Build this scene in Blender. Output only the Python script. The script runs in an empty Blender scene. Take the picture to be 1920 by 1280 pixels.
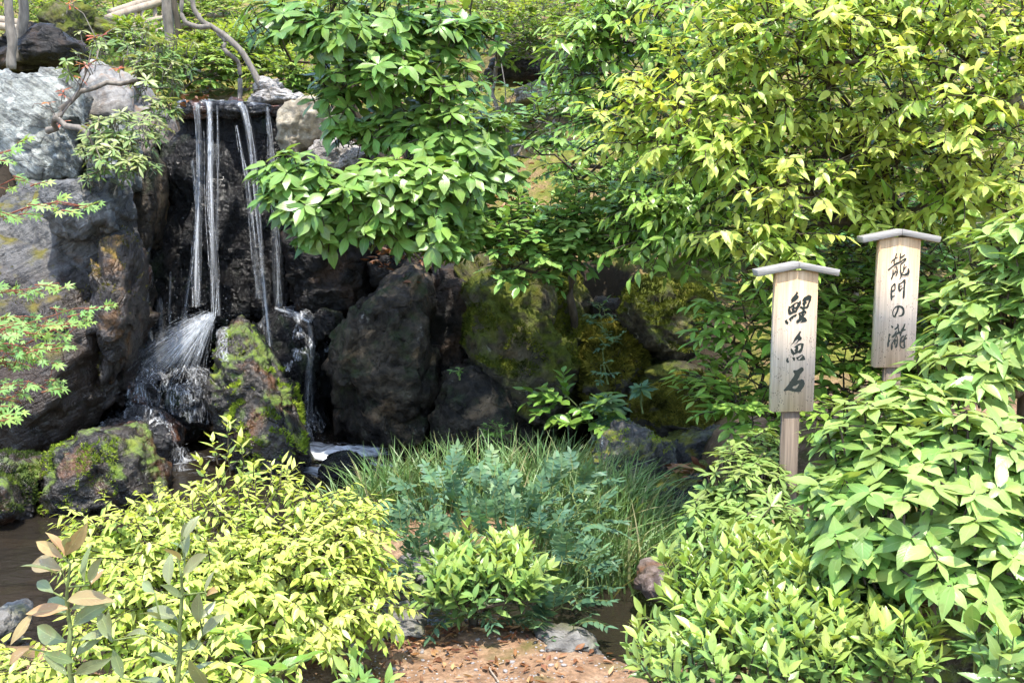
import bpy, bmesh, math, random
import numpy as np
from mathutils import Vector, Matrix
from mathutils.geometry import tessellate_polygon

random.seed(7)
rng = np.random.default_rng(7)
sc = bpy.context.scene
C = sc.collection
R = math.radians

# ------------------------------------------------------------------ camera, sky, sun, exposure
F = 2000.0                       # focal length in photograph pixels (1920 x 1280)
PITCH = R(8.0)
CAM = np.array([0.0, 0.0, 1.6])
cd = bpy.data.cameras.new('camera'); cam = bpy.data.objects.new('camera', cd); C.objects.link(cam)
cd.sensor_width = 36.0; cd.lens = 36.0 * F / 1920.0
cd.clip_start = 0.05; cd.clip_end = 300
cam.location = CAM; cam.rotation_euler = (R(90) - PITCH, 0, 0)
sc.camera = cam
SUN_EL, SUN_AZ = 73.0, 168.0      # azimuth clockwise from +Y (the sun stands high, a little behind the camera)
w = bpy.data.worlds.new('World'); sc.world = w; w.use_nodes = True
nt = w.node_tree; nt.nodes.clear()
wo = nt.nodes.new('ShaderNodeOutputWorld'); bg = nt.nodes.new('ShaderNodeBackground'); sky = nt.nodes.new('ShaderNodeTexSky')
sky.sky_type = 'NISHITA'; sky.sun_disc = False
sky.sun_elevation = R(SUN_EL); sky.sun_rotation = R(SUN_AZ)
bg.inputs[1].default_value = 0.15
nt.links.new(sky.outputs[0], bg.inputs[0]); nt.links.new(bg.outputs[0], wo.inputs[0])
sl = bpy.data.lights.new('sun', 'SUN'); so = bpy.data.objects.new('sun', sl); C.objects.link(so)
sl.energy = 2.05; sl.angle = R(0.6); sl.color = (1.0, 0.955, 0.87)
sd = Vector((math.sin(R(SUN_AZ)) * math.cos(R(SUN_EL)), math.cos(R(SUN_AZ)) * math.cos(R(SUN_EL)), math.sin(R(SUN_EL))))
so.rotation_euler = sd.to_track_quat('Z', 'Y').to_euler(); so.location = (3, -6, 20)
sc.view_settings.view_transform = 'Standard'; sc.view_settings.look = 'None'
sc.view_settings.gamma = 1.0; sc.view_settings.use_curve_mapping = False
sc.view_settings.exposure = 2.1
sc.render.engine = 'CYCLES'
sc.cycles.use_denoising = True
sc.cycles.max_bounces = 4; sc.cycles.diffuse_bounces = 3; sc.cycles.glossy_bounces = 2; sc.cycles.transmission_bounces = 3; sc.cycles.transparent_max_bounces = 10
sc.cycles.caustics_reflective = False; sc.cycles.caustics_refractive = False; sc.cycles.use_light_tree = False
sc.cycles.use_adaptive_sampling = True; sc.cycles.adaptive_threshold = 0.03
sc.cycles.sample_clamp_indirect = 8.0

# ------------------------------------------------------------------ helpers
SP, CP = math.sin(PITCH), math.cos(PITCH)
def P(px, py, Y):
    """the point of the place that stands Y metres in front of the camera and shows at this pixel"""
    u = (px - 960.0) / F; v = (640.0 - py) / F
    d = np.array([u, CP + v * SP, -SP + v * CP])
    return CAM + d * (Y / d[1])
def mpp(Y): return Y / F / CP      # metres per photograph pixel at that distance
def project(p):
    q = np.atleast_2d(p) - CAM
    z = q[:, 1] * CP - q[:, 2] * SP
    yv = q[:, 1] * SP + q[:, 2] * CP
    z = np.maximum(z, 1e-3)
    return 960 + F * q[:, 0] / z, 640 - F * yv / z, z

_perm = np.random.default_rng(3).permutation(256); _perm = np.concatenate([_perm, _perm, _perm])
_g = np.random.default_rng(4).normal(size=(256, 3)); _g /= np.linalg.norm(_g, axis=1)[:, None]
def noise3(p):
    p = np.asarray(p, float); i = np.floor(p).astype(int); f = p - i; i &= 255
    u = f * f * f * (f * (f * 6 - 15) + 10)
    def h(a, b, c):
        g = _g[_perm[_perm[_perm[(i[:, 0] + a) & 255] + ((i[:, 1] + b) & 255)] + ((i[:, 2] + c) & 255)]]
        return g[:, 0] * (f[:, 0] - a) + g[:, 1] * (f[:, 1] - b) + g[:, 2] * (f[:, 2] - c)
    def lp(a, b, t): return a + (b - a) * t
    x0 = lp(lp(h(0,0,0), h(1,0,0), u[:,0]), lp(h(0,1,0), h(1,1,0), u[:,0]), u[:,1])
    x1 = lp(lp(h(0,0,1), h(1,0,1), u[:,0]), lp(h(0,1,1), h(1,1,1), u[:,0]), u[:,1])
    return lp(x0, x1, u[:,2]) * 1.5
def cheap(p):
    return math.sin(p[0] * 2.3 + 1.1 * math.sin(p[1] * 1.7 + p[2])) * math.sin(p[1] * 2.1 + 1.3 * math.sin(p[2] * 2.9)) * .6 + .4 * math.sin(p[2] * 3.7 + 2 * math.sin(p[0] * 3.1))
def H1(x, y): return float(height(np.array([x]), np.array([y]))[0])
def fbm(p, octaves=4, gain=0.5):
    r = 0; a = 1.0; p = np.array(p, float)
    for k in range(octaves):
        r = r + a * noise3(p); p = p * 2.03 + 17.3; a *= gain
    return r
def sstep(a, b, x):
    t = np.clip((np.asarray(x, float) - a) / (b - a), 0, 1); return t * t * (3 - 2 * t)
def nrmz(v):
    v = np.asarray(v, float)
    if v.ndim == 1: return v / max(math.sqrt(v[0] * v[0] + v[1] * v[1] + v[2] * v[2]), 1e-9)
    n = np.linalg.norm(v, axis=-1, keepdims=True); return v / np.maximum(n, 1e-9)
def cr(a, b):
    return np.array([a[1] * b[2] - a[2] * b[1], a[2] * b[0] - a[0] * b[2], a[0] * b[1] - a[1] * b[0]])

def mesh_np(name, V, T, uv=None, tint=None, smooth=True, mat=None):
    """triangle mesh from arrays"""
    V = np.ascontiguousarray(V, np.float32); T = np.ascontiguousarray(T, np.int32)
    me = bpy.data.meshes.new(name)
    me.vertices.add(len(V)); me.vertices.foreach_set('co', V.ravel())
    k = T.shape[1]
    me.loops.add(T.size); me.loops.foreach_set('vertex_index', T.ravel())
    me.polygons.add(len(T)); me.polygons.foreach_set('loop_start', np.arange(0, T.size, k, dtype=np.int32))
    try: me.polygons.foreach_set('loop_total', np.full(len(T), k, np.int32))
    except Exception: pass
    if smooth: me.polygons.foreach_set('use_smooth', np.ones(len(T), bool))
    if uv is not None:
        l = me.uv_layers.new(name='UVMap'); l.data.foreach_set('uv', np.ascontiguousarray(np.asarray(uv, np.float32)[T.ravel()]).ravel())
    if tint is not None:
        a = me.attributes.new('tint', 'FLOAT', 'POINT'); a.data.foreach_set('value', np.ascontiguousarray(tint, np.float32))
    me.update(calc_edges=True); me.validate()
    if mat: me.materials.append(mat)
    return me

def link(name, data, parent=None, loc=(0, 0, 0)):
    o = bpy.data.objects.new(name, data); C.objects.link(o); o.location = tuple(loc)
    if parent is not None: o.parent = parent
    return o
def tag(o, label=None, cat=None, group=None, kind=None):
    if label: o['label'] = label
    if cat: o['category'] = cat
    if group: o['group'] = group
    if kind: o['kind'] = kind
    return o

class MB:
    """collects tubes, boxes and polygons into one triangle mesh"""
    def __init__(s): s.V = []; s.T = []; s.UV = []; s.n = 0
    def add(s, V, T, UV=None):
        V = np.asarray(V, float); s.V.append(V); s.T.append(np.asarray(T, int) + s.n)
        s.UV.append(np.zeros((len(V), 2)) if UV is None else np.asarray(UV, float)); s.n += len(V)
    def tube(s, pts, rad, sides=6, cap=True):
        pts = np.asarray(pts, float); n = len(pts); rad = np.broadcast_to(np.asarray(rad, float), (n,))
        t = nrmz(np.gradient(pts, axis=0))
        ref = np.array([0, 0, 1.0]) if abs(t[:, 2]).mean() < 0.85 else np.array([1.0, 0, 0])
        a = nrmz(np.cross(t, ref)); b = np.cross(t, a)
        ang = np.arange(sides) * 2 * math.pi / sides
        ring = np.cos(ang)[None, :, None] * a[:, None, :] + np.sin(ang)[None, :, None] * b[:, None, :]
        V = (pts[:, None, :] + ring * rad[:, None, None]).reshape(-1, 3)
        L = np.concatenate([[0], np.cumsum(np.linalg.norm(np.diff(pts, axis=0), axis=1))])
        UV = np.stack([np.tile(ang / 6.283, n), np.repeat(L, sides)], 1)
        i = np.arange(n - 1)[:, None] * sides; j = np.arange(sides)[None, :]; j2 = (j + 1) % sides
        A, B, Cc, D = (i + j).ravel(), (i + j2).ravel(), (i + sides + j2).ravel(), (i + sides + j).ravel()
        T = [np.stack([A, B, Cc], 1), np.stack([A, Cc, D], 1)]
        if cap:
            V = np.concatenate([V, pts[:1], pts[-1:]]); UV = np.concatenate([UV, [[0, 0]], [[0, L[-1]]]])
            k = n * sides; jj = np.arange(sides); j3 = (jj + 1) % sides
            T.append(np.stack([jj * 0 + k, j3, jj], 1)); T.append(np.stack([jj * 0 + k + 1, (n - 1) * sides + jj, (n - 1) * sides + j3], 1))
        s.add(V, np.concatenate(T), UV)
    def box(s, c, h, rot=None, bev=0.0):
        """bevelled box: centre c, half sizes h, rotation 3x3"""
        bm = bmesh.new(); bmesh.ops.create_cube(bm, size=2.0)
        for v in bm.verts: v.co = Vector((v.co.x * h[0], v.co.y * h[1], v.co.z * h[2]))
        if bev: bmesh.ops.bevel(bm, geom=bm.edges[:], offset=bev, segments=2, affect='EDGES')
        bmesh.ops.triangulate(bm, faces=bm.faces[:])
        V = np.array([v.co[:] for v in bm.verts]); T = [[v.index for v in f.verts] for f in bm.faces]; bm.free()
        if rot is not None: V = V @ np.asarray(rot).T
        s.add(V + np.asarray(c), T)
    def build(s, name, mat, parent=None, loc=(0, 0, 0), smooth=True, sub=None, kind=None):
        sub = np.zeros(3) if sub is None else np.asarray(sub)
        me = mesh_np(name, np.concatenate(s.V) - sub, np.concatenate(s.T), np.concatenate(s.UV), smooth=smooth, mat=mat)
        o = link(name, me, parent, loc)
        if kind: o['kind'] = kind
        return o

# ------------------------------------------------------------------ materials
class NT:
    def __init__(s, name):
        s.m = bpy.data.materials.new(name); s.m.use_nodes = True; s.t = s.m.node_tree; s.t.nodes.clear()
        s.out = s.n('OutputMaterial')
    def n(s, typ, **kw):
        nd = s.t.nodes.new('ShaderNode' + typ)
        for k, v in kw.items(): setattr(nd, k, v)
        return nd
    def l(s, a, b): s.t.links.new(a, b)
    def val(s, nd, key, v):
        if hasattr(v, 'is_output') or isinstance(v, bpy.types.NodeSocket): s.l(v, nd.inputs[key])
        else: nd.inputs[key].default_value = v
    def math(s, op, a, b=0.0, clamp=False):
        nd = s.n('Math', operation=op, use_clamp=clamp); s.val(nd, 0, a); s.val(nd, 1, b); return nd.outputs[0]
    def mix(s, fac, a, b, blend='MIX'):
        nd = s.n('Mix', data_type='RGBA', blend_type=blend)
        s.val(nd, 0, fac)
        for k, v in ((6, a), (7, b)):
            if isinstance(v, bpy.types.NodeSocket): s.l(v, nd.inputs[k])
            else: nd.inputs[k].default_value = (*v[:3], 1)
        return nd.outputs[2]
    def noise(s, vec, scale, detail=5, rough=0.55, dist=0.0):
        nd = s.n('TexNoise'); s.l(vec, nd.inputs['Vector'])
        for k, v in (('Scale', scale), ('Detail', detail), ('Roughness', rough), ('Distortion', dist)): nd.inputs[k].default_value = v
        return nd.outputs[0]
    def voro(s, vec, scale, feature='F1'):
        nd = s.n('TexVoronoi', feature=feature); s.l(vec, nd.inputs['Vector']); nd.inputs['Scale'].default_value = scale
        return nd.outputs[0]
    def mapr(s, v, a, b, c=0.0, d=1.0):
        nd = s.n('MapRange', clamp=True); s.val(nd, 0, v)
        for k, x in ((1, a), (2, b), (3, c), (4, d)): nd.inputs[k].default_value = x
        return nd.outputs[0]
    def mapping(s, vec, scale=(1, 1, 1), rot=(0, 0, 0), loc=(0, 0, 0)):
        nd = s.n('Mapping'); s.l(vec, nd.inputs[0]); nd.inputs['Scale'].default_value = scale; nd.inputs['Rotation'].default_value = rot; nd.inputs['Location'].default_value = loc
        return nd.outputs[0]
    def ramp(s, v, stops):
        nd = s.n('ValToRGB'); s.l(v, nd.inputs[0]); e = nd.color_ramp.elements
        while len(e) < len(stops): e.new(0.5)
        for k, (p, c) in enumerate(stops): e[k].position = p; e[k].color = (*c, 1)
        return nd.outputs[0]
    def bump(s, h, strength, dist, prev=None):
        nd = s.n('Bump'); s.l(h, nd.inputs['Height']); nd.inputs['Strength'].default_value = strength; nd.inputs['Distance'].default_value = dist
        if prev is not None: s.l(prev, nd.inputs['Normal'])
        return nd.outputs[0]
    def bsdf(s, base, rough=0.6, spec=0.5, normal=None, metal=0.0, sheen=0.0):
        b = s.n('BsdfPrincipled')
        if isinstance(base, bpy.types.NodeSocket): s.l(base, b.inputs['Base Color'])
        else: b.inputs['Base Color'].default_value = (*base[:3], 1)
        s.val(b, 'Roughness', rough); s.val(b, 'Specular IOR Level', spec)
        if normal is not None: s.l(normal, b.inputs['Normal'])
        return b.outputs[0]
    def done(s, sh): s.l(sh, s.out.inputs[0]); return s.m

def leaf_mat(name, dark, mid, young, rough=0.42, transl=0.34, rib=0.25, spots=None, spec=0.42):
    rough = rough + .02
    t = NT(name)
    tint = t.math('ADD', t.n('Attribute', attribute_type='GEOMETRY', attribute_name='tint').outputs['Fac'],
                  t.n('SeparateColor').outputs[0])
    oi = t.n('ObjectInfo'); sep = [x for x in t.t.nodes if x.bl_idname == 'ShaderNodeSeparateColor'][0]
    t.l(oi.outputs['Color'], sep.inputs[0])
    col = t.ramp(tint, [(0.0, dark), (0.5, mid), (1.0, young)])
    geo = t.n('NewGeometry')
    nz = t.noise(geo.outputs['Position'], 14.0, 1)
    hsv = t.n('HueSaturation'); t.l(col, hsv.inputs['Color'])
    t.l(t.mapr(nz, 0.25, 0.75, 0.72, 1.28), hsv.inputs['Value']); t.l(t.mapr(nz, 0.3, 0.7, 0.485, 0.515), hsv.inputs['Hue'])
    col = hsv.outputs[0]
    uv = t.n('UVMap'); sx = t.n('SeparateXYZ'); t.l(uv.outputs[0], sx.inputs[0])
    du = t.math('ABSOLUTE', t.math('SUBTRACT', sx.outputs[0], 0.5))
    ribm = t.math('MULTIPLY', t.mapr(du, 0.0, 0.05, 1.0, 0.0), rib)
    col = t.mix(ribm, col, (0.45, 0.5, 0.2))
    # side veins rise towards the tip
    vv = t.math('SUBTRACT', t.math('MULTIPLY', sx.outputs[1], 9.0), t.math('MULTIPLY', du, 5.0))
    sv = t.math('PINGPONG', vv, 0.5)
    col = t.mix(t.math('MULTIPLY', t.mapr(sv, .09, .0), rib * .45), col, (0.45, 0.5, 0.22))
    nrm = t.bump(t.math('ADD', sv, t.math('MULTIPLY', t.mapr(du, 0, .06), 0.8)), 0.10, 0.003)
    bl = t.mapr(t.noise(t.mapping(geo.outputs['Position'], loc=(5, 3, 8)), 48.0, 2, .6), .60, .72, 0.0, .55)
    col = t.mix(bl, col, t.mix(.5, mid, (0.20, 0.13, 0.04)))
    if spots:
        sp = t.mapr(t.voro(geo.outputs['Position'], 160.0), 0.16, 0.10)
        sp = t.math('MULTIPLY', sp, t.mapr(t.noise(geo.outputs['Position'], 30.0), 0.5, 0.6))
        col = t.mix(sp, col, spots)
    b = t.bsdf(col, rough, spec, nrm)
    tr = t.n('BsdfTranslucent'); t.l(t.mix(1.0, col, (1.25, 1.15, 0.55), 'MULTIPLY'), tr.inputs[0])
    mx = t.n('MixShader'); mx.inputs[0].default_value = transl; t.l(b, mx.inputs[1]); t.l(tr.outputs[0], mx.inputs[2])
    return t.done(mx.outputs[0])

def bark_mat(name, c1, c2, scale=30):
    t = NT(name); v = t.n('TexCoord').outputs['Object']
    m = t.mapping(v, (1, 1, 0.35)); nz = t.noise(m, scale, 5, 0.6)
    return t.done(t.bsdf(t.ramp(nz, [(0.3, c1), (0.7, c2)]), 0.85, 0.2, t.bump(nz, 0.6, 0.01)))

def rock_mat(name, c1, c2, streak=None, streak_rot=(0.4, 0.5, 0.3), streak_amt=0.5, patch=None, patch_r=(0.55, 0.65), moss=None, moss_n=(0.1, 0.5),
             moss_r=(0.45, 0.6), lichen=None, lichen_r=(0.58, 0.66), rough=(0.5, 0.8), bump=0.5, fine=22.0, spec=0.5, low=None, low_z=(0.0, 0.4), crack=0.6, sb=0.4):
    """stone: two tones, streaks along the bedding, stains, lichen, and moss where the face looks up"""
    t = NT(name); tc = t.n('TexCoord'); v = tc.outputs['Object']
    big = t.noise(v, 2.2, 6, 0.6, 0.4); mid = t.noise(v, 9.0, 6, 0.62); fin = t.noise(v, fine, 5, 0.65)
    f = t.math('ADD', t.math('MULTIPLY', big, 0.5), t.math('MULTIPLY', mid, 0.5))
    col = t.mix(t.mapr(f, 0.41, 0.60), c1, c2)
    sv = t.mapping(t.mapping(v, (1, 1, 1), streak_rot), (1.2, 1.2, 9.0)); st = t.noise(sv, 3.0, 6, 0.65, 0.6)
    if streak: col = t.mix(t.math('MULTIPLY', t.mapr(st, 0.48, 0.62), streak_amt), col, streak)
    vo = t.voro(t.mapping(v, (1, 1, 1.6), (0.3, 0.2, 0)), 3.2, 'DISTANCE_TO_EDGE')
    cr = t.math('MULTIPLY', t.mapr(t.math('ADD', vo, t.math('MULTIPLY', mid, 0.12)), 0.075, 0.05), crack)
    col = t.mix(t.mapr(fin, 0.32, 0.56, 0.7, 0.0), col, (c1[0] * .3, c1[1] * .3, c1[2] * .3))
    rg = t.mapr(mid, 0.35, 0.65, rough[0], rough[1])
    if patch:
        pm = t.mapr(t.noise(t.mapping(v, (1, 1, 1), loc=(3.1, 1.7, 5.2)), 3.0, 6, 0.6, 0.5), *patch_r)
        pm = t.math('MULTIPLY', pm, t.mapr(fin, 0.3, 0.5))
        col = t.mix(pm, col, patch)
    if low:
        sx = t.n('SeparateXYZ'); t.l(v, sx.inputs[0])
        lm = t.math('MULTIPLY', t.mapr(sx.outputs[2], low_z[1], low_z[0]), t.mapr(mid, 0.25, 0.5))
        col = t.mix(lm, col, low)
    if lichen:
        lm = t.mapr(t.noise(t.mapping(v, loc=(7, 2, 1)), 11.0, 6, 0.7), *lichen_r)
        lm = t.math('MULTIPLY', lm, t.mapr(t.noise(v, 3.1, 2), 0.48, 0.58))
        col = t.mix(lm, col, lichen); rg = t.math('MAXIMUM', rg, lm)
    bh = t.math('ADD', t.math('MULTIPLY', st, sb), t.math('ADD', t.math('MULTIPLY', mid, 1.0), t.math('MULTIPLY', fin, 0.6)))
    bh = t.math('SUBTRACT', bh, t.math('MULTIPLY', cr, 0.5))
    nrm = t.bump(bh, bump, 0.05)
    if moss:
        geo = t.n('NewGeometry'); sz = t.n('SeparateXYZ'); t.l(geo.outputs['Normal'], sz.inputs[0])
        mm = t.math('MULTIPLY', t.mapr(sz.outputs[2], *moss_n), t.mapr(t.noise(t.mapping(v, loc=(1, 9, 4)), 4.5, 6, 0.65), *moss_r))
        mc = t.mix(t.mapr(t.noise(v, 26.0, 4), 0.3, 0.7), (moss[0] * .4, moss[1] * .42, moss[2] * .5), moss)
        mc = t.mix(t.mapr(t.noise(v, 5.0, 3), 0.5, 0.72, 0.0, 0.6), mc, (moss[0] * 1.3, moss[1] * .85, moss[2] * .9))
        col = t.mix(mm, col, mc); rg = t.math('MAXIMUM', rg, mm)
    return t.done(t.bsdf(col, rg, spec, nrm))

def plain_mat(name, c1, c2, scale=20, rough=0.7, bump=0.3, dist=0.01):
    t = NT(name); v = t.n('TexCoord').outputs['Object']; nz = t.noise(v, scale, 5, 0.6)
    return t.done(t.bsdf(t.ramp(nz, [(0.3, c1), (0.7, c2)]), rough, 0.4, t.bump(nz, bump, dist)))

M = {}
M['bark_dark'] = bark_mat('bark_dark', (0.035, 0.026, 0.018), (0.10, 0.08, 0.055))
M['bark_grey'] = bark_mat('bark_grey', (0.10, 0.085, 0.07), (0.25, 0.215, 0.175))
M['stem_green'] = bark_mat('stem_green', (0.10, 0.13, 0.04), (0.2, 0.24, 0.08), 60)
M['stem_red'] = bark_mat('stem_red', (0.16, 0.05, 0.03), (0.26, 0.10, 0.06), 60)

# ------------------------------------------------------------------ ground, pond
WATER = -0.25
def height(x, y):
    x = np.asarray(x, float); y = np.asarray(y, float)
    q = np.stack([x, y, 0 * x], -1).reshape(-1, 3)
    n1 = fbm(q * 0.9, 4).reshape(x.shape); n2 = fbm(q * 5.0 + 3, 3).reshape(x.shape)
    yb = np.interp(x, [-6, -3, -2, -1.1, -0.5, 0.0, 0.3, 0.6, 1.2, 8], [3.6, 3.7, 3.72, 3.65, 3.9, 3.88, 3.62, 3.4, 3.2, 3.2]) + 0.05 * n1
    xb = np.interp(y, [0, 3.2, 3.6, 4.2, 5, 6, 6.6, 7.5], [0.3, 0.45, 0.6, 0.8, 1.0, 1.15, 1.2, 1.0]) + 0.06 * n1
    d = np.maximum(yb - y, x - xb)
    front = 0.02 * n1 + 0.01 * n2 + 0.10 * np.clip(x - 0.7, 0, 6) + 0.35 * sstep(4.5, 8, y) * sstep(0.9, 2.0, x)
    bed = -0.62 + 0.06 * n1
    h = bed + (front - bed) * sstep(-0.22, 0.06, d)
    isl = 1 - np.sqrt(((x + 0.08) / 0.95) ** 2 + ((y - 5.5) / 0.62) ** 2)
    h = np.maximum(h, bed + (-0.17 - bed) * sstep(-0.05, 0.25, isl))
    yh = np.interp(x, [-8, -3.4, -3.0, -1.6, -1.2, 0.8, 1.6, 3, 8], [6.4, 6.6, 8.55, 8.55, 8.0, 7.9, 7.0, 6.4, 6.2])
    base = 2.05 + (0.80 - 2.05) * sstep(-1.5, -0.2, x)
    slope = 0.185 + 0.165 * sstep(-1.6, 0.2, x)
    hill = base + slope * (np.minimum(y, 30.0) - 8.0) + 0.30 * np.maximum(y - 15.0, 0) + 0.10 * n1 + 0.03 * n2
    # the little stream bed above the fall
    hill = hill - 0.22 * np.exp(-((x + 2.25) / 0.45) ** 2) * sstep(11, 8.6, y)
    return h + (np.maximum(hill, h) - h) * sstep(0, 0.85, y - yh)

def ground_mat():
    t = NT('ground_soil'); v = t.n('TexCoord').outputs['Object']
    sx = t.n('SeparateXYZ'); t.l(v, sx.inputs[0])
    big = t.noise(v, 1.6, 5, 0.6, 0.3); mid = t.noise(v, 8.0, 6, 0.65); fin = t.noise(v, 55.0, 5, 0.7)
    soil = t.ramp(mid, [(0.3, (0.16, 0.095, 0.055)), (0.5, (0.29, 0.175, 0.10)), (0.7, (0.38, 0.26, 0.165))])
    soil = t.mix(t.mapr(fin, 0.35, 0.6, 0.55, 0.0), soil, (0.05, 0.03, 0.02))
    soil = t.mix(t.mapr(t.noise(v, 3.0, 5, 0.6), 0.52, 0.62, 0.0, 0.75), soil, (0.085, 0.085, 0.02))
    moss = t.ramp(t.noise(v, 11.0, 6, 0.7), [(0.3, (0.035, 0.045, 0.01)), (0.55, (0.13, 0.14, 0.024)), (0.75, (0.25, 0.235, 0.05))])
    litter = t.ramp(fin, [(0.35, (0.10, 0.05, 0.028)), (0.65, (0.36, 0.23, 0.13))])
    moss = t.mix(t.mapr(t.noise(v, 2.3, 6, 0.7), 0.5, 0.6, 0.0, 0.75), moss, litter)
    mud = t.mix(mid, (0.05, 0.038, 0.026), (0.11, 0.085, 0.06))
    col = t.mix(t.mapr(sx.outputs[1], 6.4, 7.2), soil, moss)
    col = t.mix(t.mapr(sx.outputs[2], -0.2, -0.27), col, mud)
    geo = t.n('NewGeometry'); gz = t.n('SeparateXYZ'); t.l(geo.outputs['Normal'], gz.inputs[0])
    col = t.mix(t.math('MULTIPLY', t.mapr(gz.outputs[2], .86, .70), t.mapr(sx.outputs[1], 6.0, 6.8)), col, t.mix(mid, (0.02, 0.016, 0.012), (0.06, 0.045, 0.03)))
    hgt = t.math('ADD', mid, t.math('MULTIPLY', fin, 0.4))
    return t.done(t.bsdf(col, 0.92, 0.15, t.bump(hgt, 0.8, 0.03)))

def grid_axis(lo, hi, parts):
    out = [lo]
    x = lo
    while x < hi:
        s = next(st for a, b, st in parts if a <= x < b); x += s; out.append(min(x, hi))
    return np.array(out)
gx = grid_axis(-45, 45, [(-45, -9, 1.5), (-9, -4, 0.16), (-4, 4, 0.05), (4, 9, 0.16), (9, 46, 1.5)])
gy = grid_axis(-6, 80, [(-6, 2, 0.4), (2, 9, 0.05), (9, 14, 0.12), (14, 24, 0.3), (24, 81, 2.0)])
GX, GY = np.meshgrid(gx, gy); GZ = height(GX, GY)
nxg, nyg = len(gx), len(gy)
ii = (np.arange(nyg - 1)[:, None] * nxg + np.arange(nxg - 1)[None, :]).ravel()
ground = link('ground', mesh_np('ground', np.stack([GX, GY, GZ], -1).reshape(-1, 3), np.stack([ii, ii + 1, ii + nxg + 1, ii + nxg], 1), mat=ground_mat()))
tag(ground, 'reddish bare soil bank and mossy hillside rising behind the rocks', kind='structure')

def water_mat():
    t = NT('pond_water'); v = t.n('TexCoord').outputs['Object']
    nz = t.noise(t.mapping(v, (1, 1.6, 1)), 7.0, 3, 0.5, 0.3); nz2 = t.noise(v, 30.0, 3)
    nrm = t.bump(t.math('ADD', nz, t.math('MULTIPLY', nz2, 0.15)), 0.4, 0.03)
    fr = t.n('Fresnel'); fr.inputs[0].default_value = 1.33; t.l(nrm, fr.inputs[1])
    tr = t.n('BsdfTransparent'); tr.inputs[0].default_value = (0.50, 0.44, 0.33, 1)
    murk = t.n('BsdfDiffuse'); murk.inputs[0].default_value = (0.042, 0.034, 0.025, 1)
    body = t.n('MixShader'); body.inputs[0].default_value = 0.45; t.l(tr.outputs[0], body.inputs[1]); t.l(murk.outputs[0], body.inputs[2])
    gl = t.n('BsdfGlossy'); gl.inputs['Roughness'].default_value = 0.03; t.l(nrm, gl.inputs['Normal'])
    mx = t.n('MixShader'); t.l(t.math('MULTIPLY', fr.outputs[0], 1.2, True), mx.inputs[0]); t.l(body.outputs[0], mx.inputs[1]); t.l(gl.outputs[0], mx.inputs[2])
    # churned white water where the fall lands
    at = t.n('Attribute', attribute_type='GEOMETRY', attribute_name='tint').outputs['Fac']
    st = t.noise(t.mapping(v, (3.0, 9.0, 1), (0, 0, 0.35)), 1.7, 6, 0.65, 1.2)
    fm = t.mapr(t.math('ADD', st, t.math('MULTIPLY', at, 0.48)), 0.70, 0.98)
    fo = t.bsdf((0.82, 0.86, 0.9), 0.35, 0.5)
    mx2 = t.n('MixShader'); t.l(t.math('MULTIPLY', fm, 0.92), mx2.inputs[0]); t.l(mx.outputs[0], mx2.inputs[1]); t.l(fo, mx2.inputs[2])
    return t.done(mx2.outputs[0])
wx = grid_axis(-7, 2.2, [(-7, -4, 0.2), (-4, 2.3, 0.04)]); wy = grid_axis(3.0, 9.0, [(3, 10, 0.04)])
WX, WY = np.meshgrid(wx, wy)
foam = np.zeros(WX.shape)
for (px, py, rx, ry, a) in [(620, 848, .42, .26, 1.1), (580, 845, .25, .25, 1.2), (680, 872, .35, .16, .6), (600, 880, .2, .15, .8), (320, 862, .34, .24, .5), (350, 885, .2, .15, .35)]:
    ang = PITCH + math.atan((py - 640) / F); Yw = (CAM[2] - WATER) / math.tan(ang); c = P(px, py, Yw)
    foam = np.maximum(foam, a * np.exp(-((WX - c[0]) / rx) ** 2 - ((WY - c[1]) / ry) ** 2))
qq = np.stack([WX, WY, 0 * WX], -1).reshape(-1, 3)
WZ = WATER + 0.003 * noise3(qq * 6).reshape(WX.shape) + 0.05 * foam * fbm(qq * np.array([6, 14, 1]), 3).reshape(WX.shape)
nxw = len(wx); ii = (np.arange(len(wy) - 1)[:, None] * nxw + np.arange(nxw - 1)[None, :]).ravel()
pond = link('pond_water', mesh_np('pond_water', np.stack([WX, WY, WZ], -1).reshape(-1, 3), np.stack([ii, ii + 1, ii + nxw + 1, ii + nxw], 1), tint=foam.ravel(), mat=water_mat()))
tag(pond, 'murky brown pond water, white and churned below the fall', kind='structure')

# ------------------------------------------------------------------ rocks
M['pale'] = rock_mat('stone_pale_green', (0.20, 0.21, 0.185), (0.46, 0.47, 0.42), (0.075, 0.075, 0.07), (0.1, -0.6, 0.2), 0.8, (0.30, 0.26, 0.20), (0.6, 0.7), lichen=(0.55, 0.56, 0.5), rough=(0.6, 0.9), bump=0.9, sb=0.9)
M['grey'] = rock_mat('stone_grey', (0.17, 0.16, 0.145), (0.29, 0.275, 0.25), (0.12, 0.1, 0.08), (0.2, 0.3, 0), 0.5, (0.19, 0.115, 0.06), (0.56, 0.7), rough=(0.6, 0.9), bump=0.35, low=(0.09, 0.06, 0.04), low_z=(0.1, 0.9))
M['slab'] = rock_mat('stone_blue_slab', (0.062, 0.058, 0.053), (0.185, 0.177, 0.165), (0.025, 0.027, 0.032), (0.1, 0.52, 0.0), 0.8, (0.10, 0.05, 0.02), (0.60, 0.7), moss=(0.15, 0.13, 0.025), moss_n=(0.45, 0.7), moss_r=(0.52, 0.62), rough=(0.28, 0.55), bump=0.8, low=(0.035, 0.022, 0.014), low_z=(1.0, 1.75), sb=0.9)
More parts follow.
